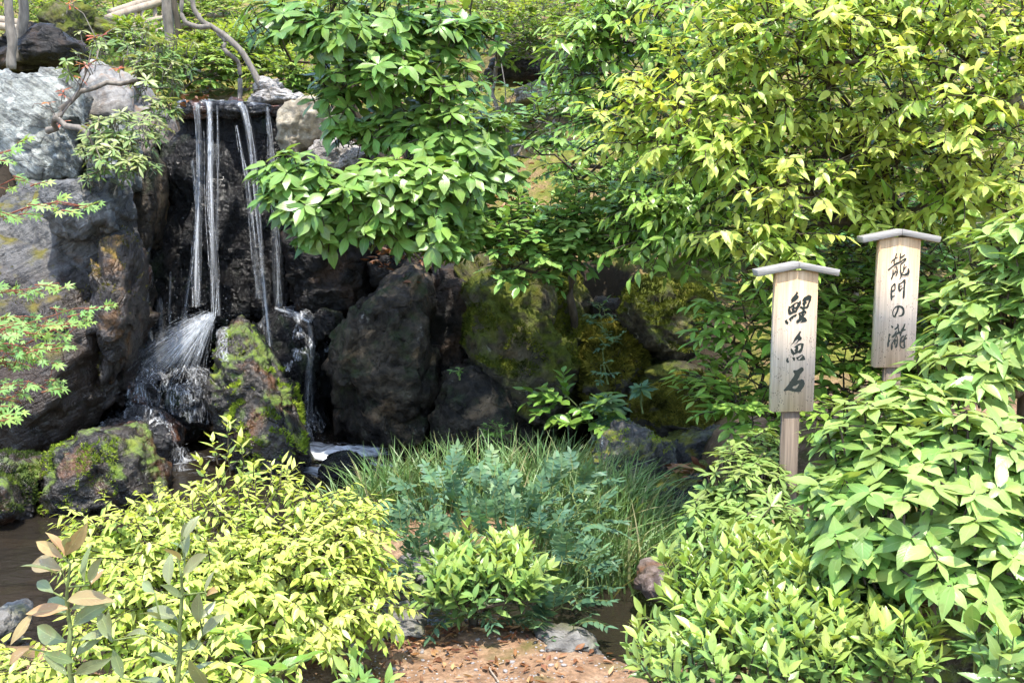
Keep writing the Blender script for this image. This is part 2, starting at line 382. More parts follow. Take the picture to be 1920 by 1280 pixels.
M['slabcap'] = rock_mat('stone_blue_block', (0.085, 0.082, 0.078), (0.21, 0.205, 0.195), (0.03, 0.032, 0.036), (0.1, 0.52, 0.0), 0.6, (0.13, 0.10, 0.05), (0.62, 0.72), rough=(0.35, 0.6), bump=0.8, sb=0.8)
M['rust'] = rock_mat('stone_rusty', (0.03, 0.022, 0.018), (0.105, 0.085, 0.072), (0.02, 0.016, 0.014), (0.3, 0.9, 0), 0.6, (0.16, 0.08, 0.03), (0.55, 0.64), moss=(0.27, 0.17, 0.03), moss_n=(0.2, 0.6), moss_r=(0.48, 0.6), rough=(0.25, 0.6), bump=1.0)
M['wet'] = rock_mat('stone_black_wet', (0.0045, 0.0042, 0.0042), (0.012, 0.011, 0.0105), (0.018, 0.013, 0.009), (0, 0, 0), 0.25, (0.02, 0.03, 0.012), (0.56, 0.68), rough=(0.12, 0.34), bump=1.0, fine=34.0, spec=0.35)
M['ledge'] = rock_mat('stone_wet_ledge', (0.018, 0.017, 0.017), (0.045, 0.042, 0.04), (0.02, 0.018, 0.018), (0.2, 0.2, 0), 0.5, (0.12, 0.05, 0.025), (0.55, 0.65), rough=(0.1, 0.3), bump=1.0, fine=28.0, spec=0.7)
M['beige'] = rock_mat('stone_beige', (0.27, 0.225, 0.155), (0.40, 0.345, 0.245), (0.5, 0.47, 0.4), (0.1, 0, 0), 0.3, (0.11, 0.085, 0.06), (0.58, 0.72), rough=(0.7, 0.95), bump=0.4, low=(0.06, 0.045, 0.03), low_z=(-0.1, 0.28))
M['crust'] = rock_mat('stone_pale_crust', (0.26, 0.23, 0.20), (0.52, 0.48, 0.43), (0.10, 0.08, 0.07), (0.5, 0.3, 0), 0.5, lichen=(0.62, 0.6, 0.55), rough=(0.75, 0.95), bump=1.0)
M['dark'] = rock_mat('stone_dark', (0.009, 0.008, 0.007), (0.036, 0.031, 0.027), (0.02, 0.02, 0.023), (0.1, 0.2, 0), 0.5, (0.05, 0.03, 0.018), (0.52, 0.65), rough=(0.3, 0.6), bump=0.9, spec=0.25)
M['brown'] = rock_mat('stone_brown', (0.016, 0.013, 0.010), (0.095, 0.075, 0.053), (0.02, 0.017, 0.015), (0.6, 0.3, 0.1), 0.5, (0.22, 0.15, 0.09), (0.56, 0.66), moss=(0.055, 0.075, 0.03), moss_n=(-0.4, 0.25), moss_r=(0.50, 0.64), lichen=(0.32, 0.31, 0.27), lichen_r=(0.6, 0.7), rough=(0.4, 0.8), bump=1.0, spec=0.22)
M['mossy'] = rock_mat('stone_mossy', (0.036, 0.03, 0.02), (0.125, 0.105, 0.07), (0.025, 0.022, 0.018), (0.3, 0.85, 0.2), 0.6, (0.13, 0.095, 0.05), (0.55, 0.68), moss=(0.105, 0.125, 0.018), moss_n=(-0.3, 0.15), moss_r=(0.34, 0.50), lichen=(0.36, 0.35, 0.28), lichen_r=(0.60, 0.68), rough=(0.6, 0.95), bump=0.8, spec=0.2)
M['moss_heavy'] = rock_mat('stone_moss_heavy', (0.05, 0.042, 0.032), (0.11, 0.095, 0.075), (0.03, 0.025, 0.02), (0.3, 0.3, 0.2), 0.5, (0.15, 0.13, 0.1), (0.55, 0.68), moss=(0.13, 0.125, 0.02), moss_n=(-0.2, 0.1), moss_r=(0.2, 0.36), rough=(0.6, 0.95), bump=0.7, spec=0.2)
M['lichen'] = rock_mat('stone_lichen', (0.055, 0.051, 0.046), (0.16, 0.15, 0.135), (0.026, 0.024, 0.022), (0.2, 0.55, 0.3), 0.8, (0.10, 0.11, 0.03), (0.58, 0.68), moss=(0.20, 0.21, 0.03), moss_n=(0.35, 0.65), moss_r=(0.42, 0.52), lichen=(0.44, 0.46, 0.42), lichen_r=(0.52, 0.6), rough=(0.5, 0.85), bump=1.0)
M['wetmoss'] = rock_mat('stone_wet_moss', (0.02, 0.016, 0.012), (0.07, 0.056, 0.042), (0.02, 0.017, 0.016), (0.2, 0.55, 0.3), 0.6, (0.13, 0.06, 0.025), (0.56, 0.66), moss=(0.17, 0.25, 0.03), moss_n=(0.05, 0.45), moss_r=(0.50, 0.60), rough=(0.14, 0.42), bump=1.0, spec=0.6)
M['pondstone'] = rock_mat('stone_pond', (0.11, 0.075, 0.06), (0.23, 0.18, 0.155), None, patch=(0.2, 0.09, 0.04), rough=(0.3, 0.6), bump=0.4)
M['bank'] = rock_mat('stone_bank', (0.13, 0.12, 0.105), (0.28, 0.265, 0.235), (0.08, 0.07, 0.06), (0.2, 0.4, 0), 0.5, (0.12, 0.12, 0.05), (0.55, 0.65), lichen=(0.42, 0.44, 0.38), rough=(0.6, 0.9), bump=0.7)

ROCK = {}
def rock(key, name, label, outline, Y0, thick, mat, front=0.25, sub=5, sharp=30, amp=0.05, strata=0.0, sdir=(0.3, 0.2, 1), sfreq=6.0, fine=0.018, seed=0, shrink=0.62, fshift=(0, 0), group=None, extra=(), ridge=0.03, cuts=26, facet=1.0):
    """a boulder: the outline the photograph shows at its distance, with facets in front and a body behind"""
    r_ = np.random.default_rng(seed + 100)
    ring = np.array([P(p[0], p[1], Y0 + (p[2] if len(p) > 2 else 0.0)) for p in outline])
    px = np.array([[p[0], p[1], p[2] if len(p) > 2 else 0.0] for p in outline]); c2 = px.mean(0)
    fr = np.array([P(c2[0] + (a[0] - c2[0]) * shrink + fshift[0], c2[1] + (a[1] - c2[1]) * shrink + fshift[1], Y0 + c2[2] + (a[2] - c2[2]) * .7 - front * (0.75 + 0.5 * r_.random())) for a in px])
    bk = ring.mean(0) + (ring - ring.mean(0)) * 0.85 + np.array([0, thick, 0]); bk[:, 2] -= 0.04 * thick
    pts = [ring, fr, bk] + ([np.array([P(*e) for e in extra])] if len(extra) else [])
    pts = np.concatenate(pts)
    bm = bmesh.new()
    for p in pts: bm.verts.new(p)
    bmesh.ops.convex_hull(bm, input=bm.verts[:]); bm.normal_update()
    c = (pts.max(0) + pts.min(0)) / 2
    c = c * .5 + pts.mean(0) * .5
    pl = {}
    for f in bm.faces:
        n = np.array(f.normal); d = float(n @ (np.array(f.verts[0].co) - c))
        if d < 0: n, d = -n, -d
        pl[tuple(np.round(n, 2))] = (n, max(d, 0.01))
    bm.free()
    N = np.array([a for a, _ in pl.values()]); D = np.array([b for _, b in pl.values()])
    cn = r_.normal(size=(cuts, 3)); cn[:, 1] -= .35; cn = nrmz(cn)
    if cuts:
        sup = ((pts - c) @ cn.T).max(0); N = np.concatenate([N, cn]); D = np.concatenate([D, sup * r_.uniform(.80, .97, cuts)])
    ext = (pts.max(0) - pts.min(0)) / 2; size = float(ext.max())
    bs = bmesh.new(); bmesh.ops.create_icosphere(bs, subdivisions=sub, radius=1.0)
    S = np.array([v.co[:] for v in bs.verts]); T = np.array([[v.index for v in f.verts] for f in bs.faces]); bs.free()
    d = nrmz(S * ext)
    q = np.maximum(d @ N.T, 0) / D
    rad = 1.0 / (np.sum(q ** sharp, 1) ** (1.0 / sharp))
    p = c + d * rad[:, None]
    o = np.array([seed * 3.7, seed * 1.3, seed * 2.1])
    disp = amp * size * fbm(p * (1.4 / size) + o, 4)
    disp += -ridge * size * np.clip(1 - np.abs(fbm(p * (2.2 / size) + o + 9, 3)) * 3.2, 0, 1) ** 2
    if strata:
        a = nrmz(np.array(sdir, float)); s = (p @ a) * sfreq + 0.9 * fbm(p * (1.6 / size) + o + 5, 3)
        k = s - np.floor(s); disp += strata * size * (sstep(0, .85, k) - sstep(.85, 1, k)) * (0.5 + 0.8 * np.abs(noise3(p * 2 + o)))
    for K, ha, ga in ((14, .035, .16), (90, .016, .14)):
        if not facet: continue
        sd_ = p[r_.choice(len(p), K, replace=False)]; wp = p + .10 * size * np.stack([noise3(p * (3 / size) + o + 31 * j) for j in range(3)], 1)
        D2 = (wp ** 2).sum(1)[:, None] - 2 * wp @ sd_.T + (sd_ ** 2).sum(1)[None]; near = D2.argmin(1)
        hh = r_.normal(size=K) * ha * size; gg = r_.normal(size=(K, 3)) * ga
        disp += facet * (hh[near] + np.einsum('ij,ij->i', p - sd_[near], gg[near]))
    disp += fine * fbm(p * 9 + o, 4, 0.6) + fine * .5 * np.abs(fbm(p * 22 + o, 2, 0.6))
    p = p + d * disp[:, None]
    base = np.array([c[0], c[1], p[:, 2].min()])
    ob = link(name, mesh_np(name, p - base, T, mat=M[mat]), None, base)
    tag(ob, label, 'rock', group)
    ROCK[key] = (ob, p, T)
    return ob

def vnormals(p, T):
    fn = np.cross(p[T[:, 1]] - p[T[:, 0]], p[T[:, 2]] - p[T[:, 0]])
    n = np.zeros_like(p)
    for k in range(3):
        for j in range(3): n[:, j] += np.bincount(T[:, k], fn[:, j], len(p))
    return nrmz(n), np.linalg.norm(fn, axis=1)

def rock_points(key, n, zmin=-1, nmask=None, seed=1, freq=4.0, thr=0.0, box=None, ymax=None):
    """n random points on a rock where a mossy noise and the slope allow it"""
    r_ = np.random.default_rng(seed); ob, p, T = ROCK[key]
    vn, ar = vnormals(p, T)
    f = r_.choice(len(T), n * 6, p=ar / ar.sum()); b = r_.dirichlet((1, 1, 1), n * 6)
    q = (p[T[f]] * b[:, :, None]).sum(1); nn = nrmz((vn[T[f]] * b[:, :, None]).sum(1))
    ok = (nn[:, 2] > zmin) & (fbm(q * freq + seed, 4) > thr)
    if box is not None:
        X, Yp, Z = project(q); ok &= (X > box[0]) & (X < box[2]) & (Yp > box[1]) & (Yp < box[3])
    ok &= (nn[:, 1] < 0.35)
    return q[ok][:n], nn[ok][:n]

def moss_fur(key, n, col, zmin, thr, freq=4.0, seed=1, ln=(0.008, 0.02), box=None, name='moss'):
    """short soft moss shoots standing on the stone"""
    q, nn = rock_points(key, n, zmin, seed=seed, freq=freq, thr=thr, box=box)
    if len(q) == 0: return
    r_ = np.random.default_rng(seed + 5); m = len(q)
    ob = ROCK[key][0]; base = np.array(ob.location)
    dr = nrmz(nn + r_.normal(size=(m, 3)) * 0.55 + np.array([0, 0, 0.25])); sd_ = nrmz(np.cross(dr, r_.normal(size=(m, 3))))
    L = r_.uniform(ln[0], ln[1], m)[:, None]; W = L * 0.22
    V = np.stack([q - nn * .003 - sd_ * W, q - nn * .003 + sd_ * W, q + dr * L + sd_ * W * .4, q + dr * L * 1.05 - sd_ * W * .4], 1).reshape(-1, 3)
    k = np.arange(m) * 4; T = np.concatenate([np.stack([k, k + 1, k + 2], 1), np.stack([k, k + 2, k + 3], 1)])
    tint = np.repeat(np.clip(0.5 + 0.7 * fbm(q * 7 + 3, 3) + r_.normal(size=m) * .12, 0, 1), 4)
    o = link(name, mesh_np(name, V - base, T, tint=tint, mat=M[col]), ob); o['kind'] = 'stuff'

def moss_mat(name, a, b, c):
    t = NT(name); v = t.n('Attribute', attribute_type='GEOMETRY', attribute_name='tint').outputs['Fac']
    col = t.ramp(v, [(0, a), (.5, b), (1, c)])
    d = t.bsdf(col, 0.9, 0.1); tr = t.n('BsdfTranslucent'); t.l(col, tr.inputs[0])
    mx = t.n('MixShader'); mx.inputs[0].default_value = .35; t.l(d, mx.inputs[1]); t.l(tr.outputs[0], mx.inputs[2])
    return t.done(mx.outputs[0])
M['moss_bright'] = moss_mat('moss_bright', (0.07, 0.10, 0.012), (0.22, 0.31, 0.03), (0.40, 0.48, 0.06))
M['moss_olive'] = moss_mat('moss_olive', (0.032, 0.042, 0.007), (0.10, 0.12, 0.016), (0.19, 0.205, 0.03))
M['moss_gold'] = moss_mat('moss_gold', (0.04, 0.04, 0.008), (0.13, 0.125, 0.018), (0.27, 0.24, 0.04))
M['moss_deep'] = moss_mat('moss_deep', (0.02, 0.035, 0.01), (0.06, 0.09, 0.018), (0.14, 0.19, 0.03))

# left side
rock('pale', 'boulder', 'big pale green-grey boulder with streaked bedding at upper left', [(-170, 130), (0, 112), (60, 114), (108, 150), (135, 225), (165, 310), (160, 365), (80, 395), (-160, 420)], 7.7, 1.4, 'pale', front=.35, sub=6, sharp=22, amp=.05, strata=.045, sdir=(.75, .1, .6), sfreq=5, seed=1)
rock('tall', 'boulder', 'tall smooth grey-brown boulder behind the red-leaved azalea', [(112, 215), (150, 100), (195, 96), (240, 150), (285, 210), (318, 300), (318, 360), (150, 370)], 8.6, .9, 'grey', front=.28, sub=5, sharp=34, amp=.03, ridge=.015, seed=2)
rock('wedge', 'boulder', 'small greenish wedge stone below the tall grey boulder', [(158, 245), (200, 214), (225, 235), (240, 350), (165, 360)], 7.75, .5, 'pale', front=.12, sub=4, seed=3, strata=.05)
rock('slab', 'boulder', 'huge slanting blue-grey slab beside the waterfall, rust stained below', [(-260, 470, .2), (-160, 400, .35), (110, 345, .35), (200, 334, .25), (208, 420, .1), (216, 520, .05), (222, 600), (205, 720), (165, 830, -.1), (60, 880, -.2), (-260, 900, -.1)], 7.0, 1.0, 'slab', front=.38, sub=6, sharp=30, amp=.035, strata=.03, sdir=(-.5, .25, .8), sfreq=5.5, seed=4, fshift=(-20, 60))
rock('cap', 'boulder', 'squared blue-grey block on top of the slanting slab', [(88, 355), (112, 344), (198, 334), (206, 380), (204, 425), (140, 462), (96, 445)], 6.86, .6, 'slabcap', front=.08, sub=5, sharp=41, amp=.03, strata=.02, sdir=(-.5, .2, .8), seed=5)
rock('rusty', 'boulder', 'jagged rust-orange rock edge between slab and waterfall', [(183, 470), (196, 430), (216, 428), (240, 448), (247, 505), (243, 560), (236, 610), (222, 690), (188, 760), (172, 640)], 6.82, .45, 'rust', front=.1, sub=5, sharp=30, amp=.07, strata=.05, sdir=(.4, .1, .9), sfreq=9, seed=6)
rock('nub', 'boulder', 'small wet knob of stone beside the rusty edge', [(236, 490), (256, 488), (267, 512), (262, 545), (242, 562)], 7.2, .3, 'ledge', front=.06, sub=4, seed=7)
rock('mossleft', 'boulder', 'wet brown rock patched with bright moss at the pond edge', [(48, 905), (70, 850), (125, 818), (215, 812), (262, 850), (285, 910), (278, 965), (160, 985), (55, 980)], 6.15, .5, 'wetmoss', front=.22, sub=5, sharp=26, amp=.06, strata=.03, sdir=(.5, 0, .8), sfreq=9, seed=8)
rock('corner', 'boulder', 'moss-covered stone at the left pond corner', [(-120, 880), (-20, 862), (30, 880), (55, 960), (40, 1000), (-120, 1005)], 5.85, .5, 'wetmoss', front=.2, sub=5, sharp=19, amp=.06, seed=9)
rock('backdark', 'boulder', 'dark grey rock among the bushes at upper left', [(-40, 105), (35, 62), (80, 52), (135, 70), (150, 115), (-40, 135)], 9.6, .9, 'dark', front=.2, sub=5, amp=.05, seed=10)
rock('backmoss', 'boulder', 'shadowed rock with flat mossy top below the wooden rails', [(55, 40), (75, 6), (140, 6), (155, 45), (150, 90), (50, 90)], 11.0, 1.0, 'mossy', front=.2, sub=5, amp=.05, seed=11)
rock('backround', 'boulder', 'rounded grey rock with moss cap below the wooden rails', [(150, 62), (180, 33), (208, 38), (222, 62), (215, 90), (150, 90)], 11.4, .7, 'mossy', front=.2, sub=4, amp=.05, seed=12)

# the fall
rock('cliff', 'cliff_rock', 'black wet rock face behind the main waterfall', [(287, 215), (305, 190), (420, 196), (540, 205), (556, 300), (560, 470), (545, 640), (380, 720), (250, 740), (262, 520)], 8.45, 1.0, 'wet', front=.06, sub=6, sharp=41, amp=.02, strata=.0, fine=.02, seed=13, shrink=.8, ridge=.025)
rock('cliffleft', 'cliff_rock', 'brown wet rock face left of the fall, split by a crack', [(198, 345), (218, 300), (285, 260), (296, 300), (282, 480), (262, 640), (205, 720), (190, 600)], 8.2, .8, 'brown', front=.08, sub=5, sharp=38, amp=.03, seed=14, shrink=.75)
rock('lip', 'ledge_stone', 'wet dark ledge the water spills over', [(298, 200), (318, 184), (400, 186), (455, 190), (520, 194), (528, 210), (470, 222), (380, 216), (310, 222)], 8.33, 1.0, 'ledge', front=.05, sub=5, sharp=22, amp=.03, fine=.018, strata=.03, sfreq=14, sdir=(0, .1, 1), seed=15)
rock('beige', 'boulder', 'square beige block at the right end of the waterfall lip', [(512, 205), (540, 190), (600, 184), (616, 196), (614, 250), (600, 285), (575, 305), (545, 302), (522, 270)], 8.15, .7, 'beige', front=.06, sub=5, sharp=49, amp=.025, seed=16, shrink=.85, ridge=.012)
rock('flat', 'boulder', 'low flat grey stone behind the beige block', [(452, 190), (480, 168), (520, 166), (560, 180), (600, 186), (470, 196)], 8.75, .8, 'crust', front=.1, sub=5, amp=.05, strata=.03, seed=17)
rock('knob', 'boulder', 'small upright grey stone under the bare twisted trunk', [(462, 172), (468, 150), (490, 142), (515, 152), (520, 175)], 9.0, .4, 'crust', front=.08, sub=4, amp=.07, seed=18)
rock('crust', 'boulder', 'pale crusted stone below the beige block', [(548, 305), (562, 276), (590, 258), (640, 262), (690, 280), (700, 320), (560, 345)], 7.95, .6, 'crust', front=.12, sub=5, sharp=26, amp=.07, fine=.02, seed=19)
rock('slate', 'boulder', 'small slate-blue stone beside the beige block', [(616, 210), (632, 206), (645, 222), (645, 262), (618, 262)], 8.5, .3, 'lichen', front=.06, sub=4, seed=20)
rock('rightdark', 'boulder', 'dark layered rock right of the falling water', [(528, 440), (545, 415), (640, 420), (700, 440), (705, 500), (665, 590), (600, 610), (535, 590)], 8.2, .8, 'dark', front=.14, sub=5, sharp=26, amp=.05, strata=.04, sdir=(.1, .1, 1), sfreq=10, seed=21)
rock('step', 'boulder', 'black wet step of rock under the narrow right-hand stream', [(440, 610), (500, 570), (560, 578), (606, 606), (612, 700), (600, 850), (470, 860)], 8.0, .6, 'wet', front=.1, sub=5, sharp=26, amp=.05, seed=22)
rock('wetknob', 'boulder', 'small glossy black stone beside the narrow stream', [(580, 605), (598, 584), (632, 590), (636, 618), (600, 640)], 7.85, .3, 'wet', front=.07, sub=4, amp=.06, seed=23)
rock('splash', 'boulder', 'leaning pointed rock with bright moss where the water splits', [(392, 640, .5), (402, 592, .6), (428, 578, .65), (455, 585, .65), (500, 660, .5), (535, 740, .3), (566, 830, .1), (574, 915), (500, 925, -.05), (440, 900), (412, 800, .15), (388, 720, .35)], 6.75, .5, 'wetmoss', front=.2, sub=6, sharp=26, amp=.05, strata=.025, sdir=(.8, .1, -.3), sfreq=9, seed=24)
rock('round', 'boulder', 'round black rock under the spreading splash', [(275, 720), (300, 700), (352, 695), (388, 722), (398, 780), (385, 830), (330, 850), (270, 840)], 7.55, .5, 'wet', front=.2, sub=5, sharp=15, amp=.04, seed=25)
rock('shelf', 'boulder', 'wet ledge stone between rusty edge and round splash rock', [(205, 720), (222, 690), (262, 688), (292, 712), (300, 830), (205, 830)], 7.65, .5, 'ledge', front=.12, sub=5, sharp=22, amp=.05, seed=26)
rock('low', 'boulder', 'low wet grey rock at the foot of the splash', [(168, 812), (200, 780), (262, 768), (310, 800), (325, 850), (300, 885), (175, 880)], 6.95, .5, 'ledge', front=.16, sub=5, sharp=15, amp=.05, seed=27)
rock('poolstone', 'boulder', 'small dark wet stone in the white pool', [(588, 895), (605, 866), (645, 858), (680, 872), (690, 905), (600, 925)], 6.75, .4, 'wet', front=.1, sub=5, sharp=15, amp=.05, seed=28)
# middle and right wall
rock('brown', 'boulder', 'large brown rock streaked tan, right of the white pool', [(596, 700), (615, 640), (650, 570), (700, 515), (760, 512), (805, 545), (826, 600), (815, 720), (806, 850), (700, 862), (625, 830)], 7.65, .9, 'brown', front=.3, sub=6, sharp=22, amp=.05, strata=.02, sdir=(.7, .2, .3), sfreq=6, fine=.02, seed=29)
rock('litterstone', 'boulder', 'small dark stones under dead leaves above the large brown rock', [(690, 500), (706, 470), (760, 464), (800, 480), (820, 540), (700, 540)], 8.15, .5, 'dark', front=.1, sub=5, amp=.06, seed=30)
rock('lowdark', 'boulder', 'low dark rock between the brown and the mossy boulder', [(805, 740), (825, 698), (880, 690), (960, 720), (1000, 790), (1010, 862), (812, 865)], 7.5, .6, 'brown', front=.16, sub=5, amp=.05, strata=.03, sdir=(.2, .1, 1), sfreq=8, seed=31)
rock('bigmoss', 'boulder', 'huge mossy boulder leaning left in the middle of the bank', [(828, 560), (842, 505), (905, 468), (1000, 486, .1), (1062, 520, .2), (1112, 600, .25), (1120, 690, .2), (1100, 800, .1), (1050, 860), (960, 850), (890, 720)], 7.75, 1.0, 'mossy', front=.32, sub=6, sharp=26, amp=.04, strata=.022, sdir=(.75, .2, .6), sfreq=5, seed=32)
rock('sidemoss', 'boulder', 'moss cushion boulder right of the huge mossy one', [(1090, 640), (1150, 600), (1195, 650), (1200, 720), (1150, 800), (1085, 800)], 7.7, .6, 'moss_heavy', front=.2, sub=5, sharp=15, amp=.06, seed=33)
rock('rightmoss', 'boulder', 'broad dark boulder with moss top left of the near sign', [(1146, 570), (1180, 530), (1245, 518), (1320, 540), (1355, 600), (1345, 680), (1290, 705), (1215, 670), (1165, 630)], 7.8, .9, 'mossy', front=.22, sub=6, sharp=19, amp=.05, seed=34)
rock('underrock', 'boulder', 'shadowed rock below the broad dark boulder', [(1180, 690), (1290, 700), (1400, 690), (1420, 790), (1200, 820)], 7.6, .6, 'mossy', front=.1, sub=5, amp=.05, seed=35)
rock('cushion', 'boulder', 'golden moss-topped boulder above the lichen rock', [(1192, 790), (1215, 735), (1290, 712), (1370, 735), (1400, 790), (1385, 860), (1300, 900), (1210, 850)], 6.9, .7, 'moss_heavy', front=.2, sub=5, sharp=17, amp=.05, seed=36)
rock('lowgrey', 'boulder', 'grey lichen-flecked rock face under the golden moss', [(1255, 830), (1300, 805), (1385, 800), (1410, 850), (1390, 920), (1260, 940)], 6.55, .5, 'lichen', front=.1, sub=5, amp=.05, seed=37)
rock('lichen', 'boulder', 'dark streaked rock with pale lichen beside the grass', [(1108, 880), (1130, 815), (1165, 800), (1245, 812), (1268, 860), (1262, 930), (1180, 965), (1115, 945)], 6.2, .5, 'lichen', front=.18, sub=6, sharp=26, amp=.05, strata=.04, sdir=(-.4, .1, .85), sfreq=10, seed=38)
rock('mossfoot', 'boulder', 'mossy stone foot left of the lichen rock', [(1088, 920), (1105, 850), (1135, 840), (1140, 930), (1100, 945)], 6.4, .3, 'moss_heavy', front=.08, sub=4, seed=39)
rock('leafshelf', 'boulder', 'low stone holding a pile of orange dead leaves', [(1225, 930), (1262, 895), (1330, 885), (1345, 930), (1290, 985), (1235, 980)], 5.95, .4, 'lichen', front=.1, sub=5, amp=.05, seed=40)
rock('gap', 'boulder', 'shadowed dark rock wedged between brown rock and huge mossy boulder', [(775, 600), (790, 500), (850, 470), (905, 480), (900, 700), (860, 780), (790, 760)], 8.15, .6, 'dark', front=.1, sub=5, amp=.05, seed=50)
rock('gapright', 'boulder', 'shadowed rock behind the trailing vine between two mossy boulders', [(1080, 640), (1110, 560), (1170, 560), (1200, 640), (1180, 740), (1100, 740)], 8.1, .6, 'dark', front=.1, sub=4, amp=.05, seed=51)
# stones near the path
rock('pond1', 'stone', 'smooth reddish stone half under water at the right', [(1188, 1110), (1205, 1082), (1250, 1072), (1300, 1090), (1300, 1130), (1210, 1128)], 4.4, .3, 'pondstone', front=.08, sub=4, sharp=11, amp=.03, seed=41)
rock('flatbank', 'stone', 'flat pale bank stone at the edge of the brown channel', [(1005, 1210), (1050, 1200), (1110, 1212), (1130, 1235), (1090, 1245), (1020, 1240)], 3.58, .22, 'bank', front=.03, sub=4, amp=.04, seed=42)
rock('bank1', 'stone', 'grey kerb stone under the yellow bush', [(510, 1195), (560, 1175), (625, 1195), (630, 1235), (520, 1245)], 3.62, .3, 'bank', front=.05, sub=5, amp=.05, seed=43)
rock('bank2', 'stone', 'flat grey stone between yellow bush and small green shrub', [(690, 1180), (740, 1166), (790, 1176), (800, 1200), (700, 1205)], 3.72, .25, 'bank', front=.04, sub=4, amp=.05, seed=44)
rock('bank3', 'stone', 'grey stone behind the small bright green shrub', [(745, 1075), (770, 1048), (820, 1050), (850, 1090), (760, 1110)], 4.25, .3, 'bank', front=.05, sub=4, amp=.05, seed=45)
rock('leftstone', 'stone', 'pale stone cut by the left picture edge', [(-60, 1175), (-10, 1160), (12, 1180), (10, 1215), (-60, 1225)], 3.9, .3, 'bank', front=.05, sub=4, amp=.05, seed=46)
rock('hill1', 'stone', 'grey stone lying in the moss behind the oak trunk', [(960, 165), (1010, 148), (1060, 160), (1070, 185), (970, 190)], 12.0, .6, 'crust', front=.1, sub=4, amp=.06, seed=47)
rock('hill2', 'stone', 'dark overhang of rock shaded by bare twigs on the hill', [(900, 120), (980, 85), (1090, 90), (1140, 130), (1100, 150), (920, 150)], 12.5, .8, 'dark', front=.15, sub=4, amp=.08, seed=48)
rock('bankwall', 'stone', 'mossy earth bank stone at lower right under the leaves', [(1740, 1180), (1790, 1140), (1880, 1150), (1960, 1200), (1960, 1300), (1760, 1290)], 3.1, .5, 'mossy', front=.1, sub=5, amp=.05, seed=49)

moss_fur('splash', 9000, 'moss_bright', .05, .12, 5.0, 3, (.012, .03), (430, 690, 575, 890))
moss_fur('splash', 1500, 'moss_bright', -.3, .28, 7.0, 9, (.012, .028), (395, 610, 480, 760), 'moss_clump')
moss_fur('mossleft', 6000, 'moss_bright', -.2, .12, 6.0, 4, (.008, .02), (50, 820, 220, 970))
moss_fur('corner', 6000, 'moss_deep', -.3, -.1, 5.0, 5, (.008, .02))
moss_fur('bigmoss', 16000, 'moss_olive', -.1, -.02, 2.6, 6, (.01, .03), (860, 460, 1130, 720))
moss_fur('sidemoss', 9000, 'moss_gold', -.4, -.3, 3.0, 7, (.02, .05))
moss_fur('rightmoss', 9000, 'moss_olive', .2, -.2, 3.0, 8, (.01, .03))
moss_fur('cushion', 14000, 'moss_gold', .0, -.4, 3.0, 9, (.012, .03))
moss_fur('lichen', 3000, 'moss_bright', .3, .1, 5.0, 10, (.006, .015))
moss_fur('slab', 3500, 'moss_gold', .3, .22, 3.0, 11, (.008, .02))
moss_fur('rusty', 1300, 'moss_gold', .1, .05, 8.0, 12, (.006, .018))
moss_fur('mossfoot', 1500, 'moss_olive', -.5, -.4, 3.0, 13, (.01, .03))

# ------------------------------------------------------------------ leaves
def leaf_geo(W=0.4, wide=0.42, tip=1.0, fold=0.2, curl=0.25, seg=5, twist=0.0, wave=0.0, stalk=0.06):
    """a leaf of length 1 along +Y: midrib and two margins, folded along the rib and curled down towards the tip"""
    a = math.log(.5) / math.log(wide)
    ts = np.linspace(0, 1, seg + 1)
    V = [(0, -stalk, 0.0)]; UV = [(0.5, 0)]; T = []
    rows = []
    for t in ts:
        wv = W / 2 * max(math.sin(math.pi * t ** a), 0.0) ** 0.9
        if t > 0.6: wv *= (1 - ((t - .6) / .4) ** 2 * (tip - 1) * .5) if tip > 1 else 1
        ang = curl * t * t * 1.6; y = t * (1 - .12 * curl * t); z = -curl * .5 * t * t
        x = twist * t * t
        zw = fold * wv + wave * math.sin(t * 9) * .03
        if 0 < t < 1:
            rows.append((len(V), len(V) + 1, len(V) + 2))
            V += [(x - wv, y - .02, z + zw), (x, y, z), (x + wv, y - .02, z + zw - wave * .02)]; UV += [(0, t), (.5, t), (1, t)]
        elif t == 1:
            V.append((x, y, z)); UV.append((.5, 1)); tipi = len(V) - 1
    T += [(0, rows[0][1], rows[0][0]), (0, rows[0][2], rows[0][1])]
    for r, s in zip(rows[:-1], rows[1:]):
        T += [(r[0], r[1], s[1]), (r[0], s[1], s[0]), (r[1], r[2], s[2]), (r[1], s[2], s[1])]
    l = rows[-1]; T += [(l[0], l[1], tipi), (l[1], l[2], tipi)]
    return np.array(V, float), np.array(T), np.array(UV, float)
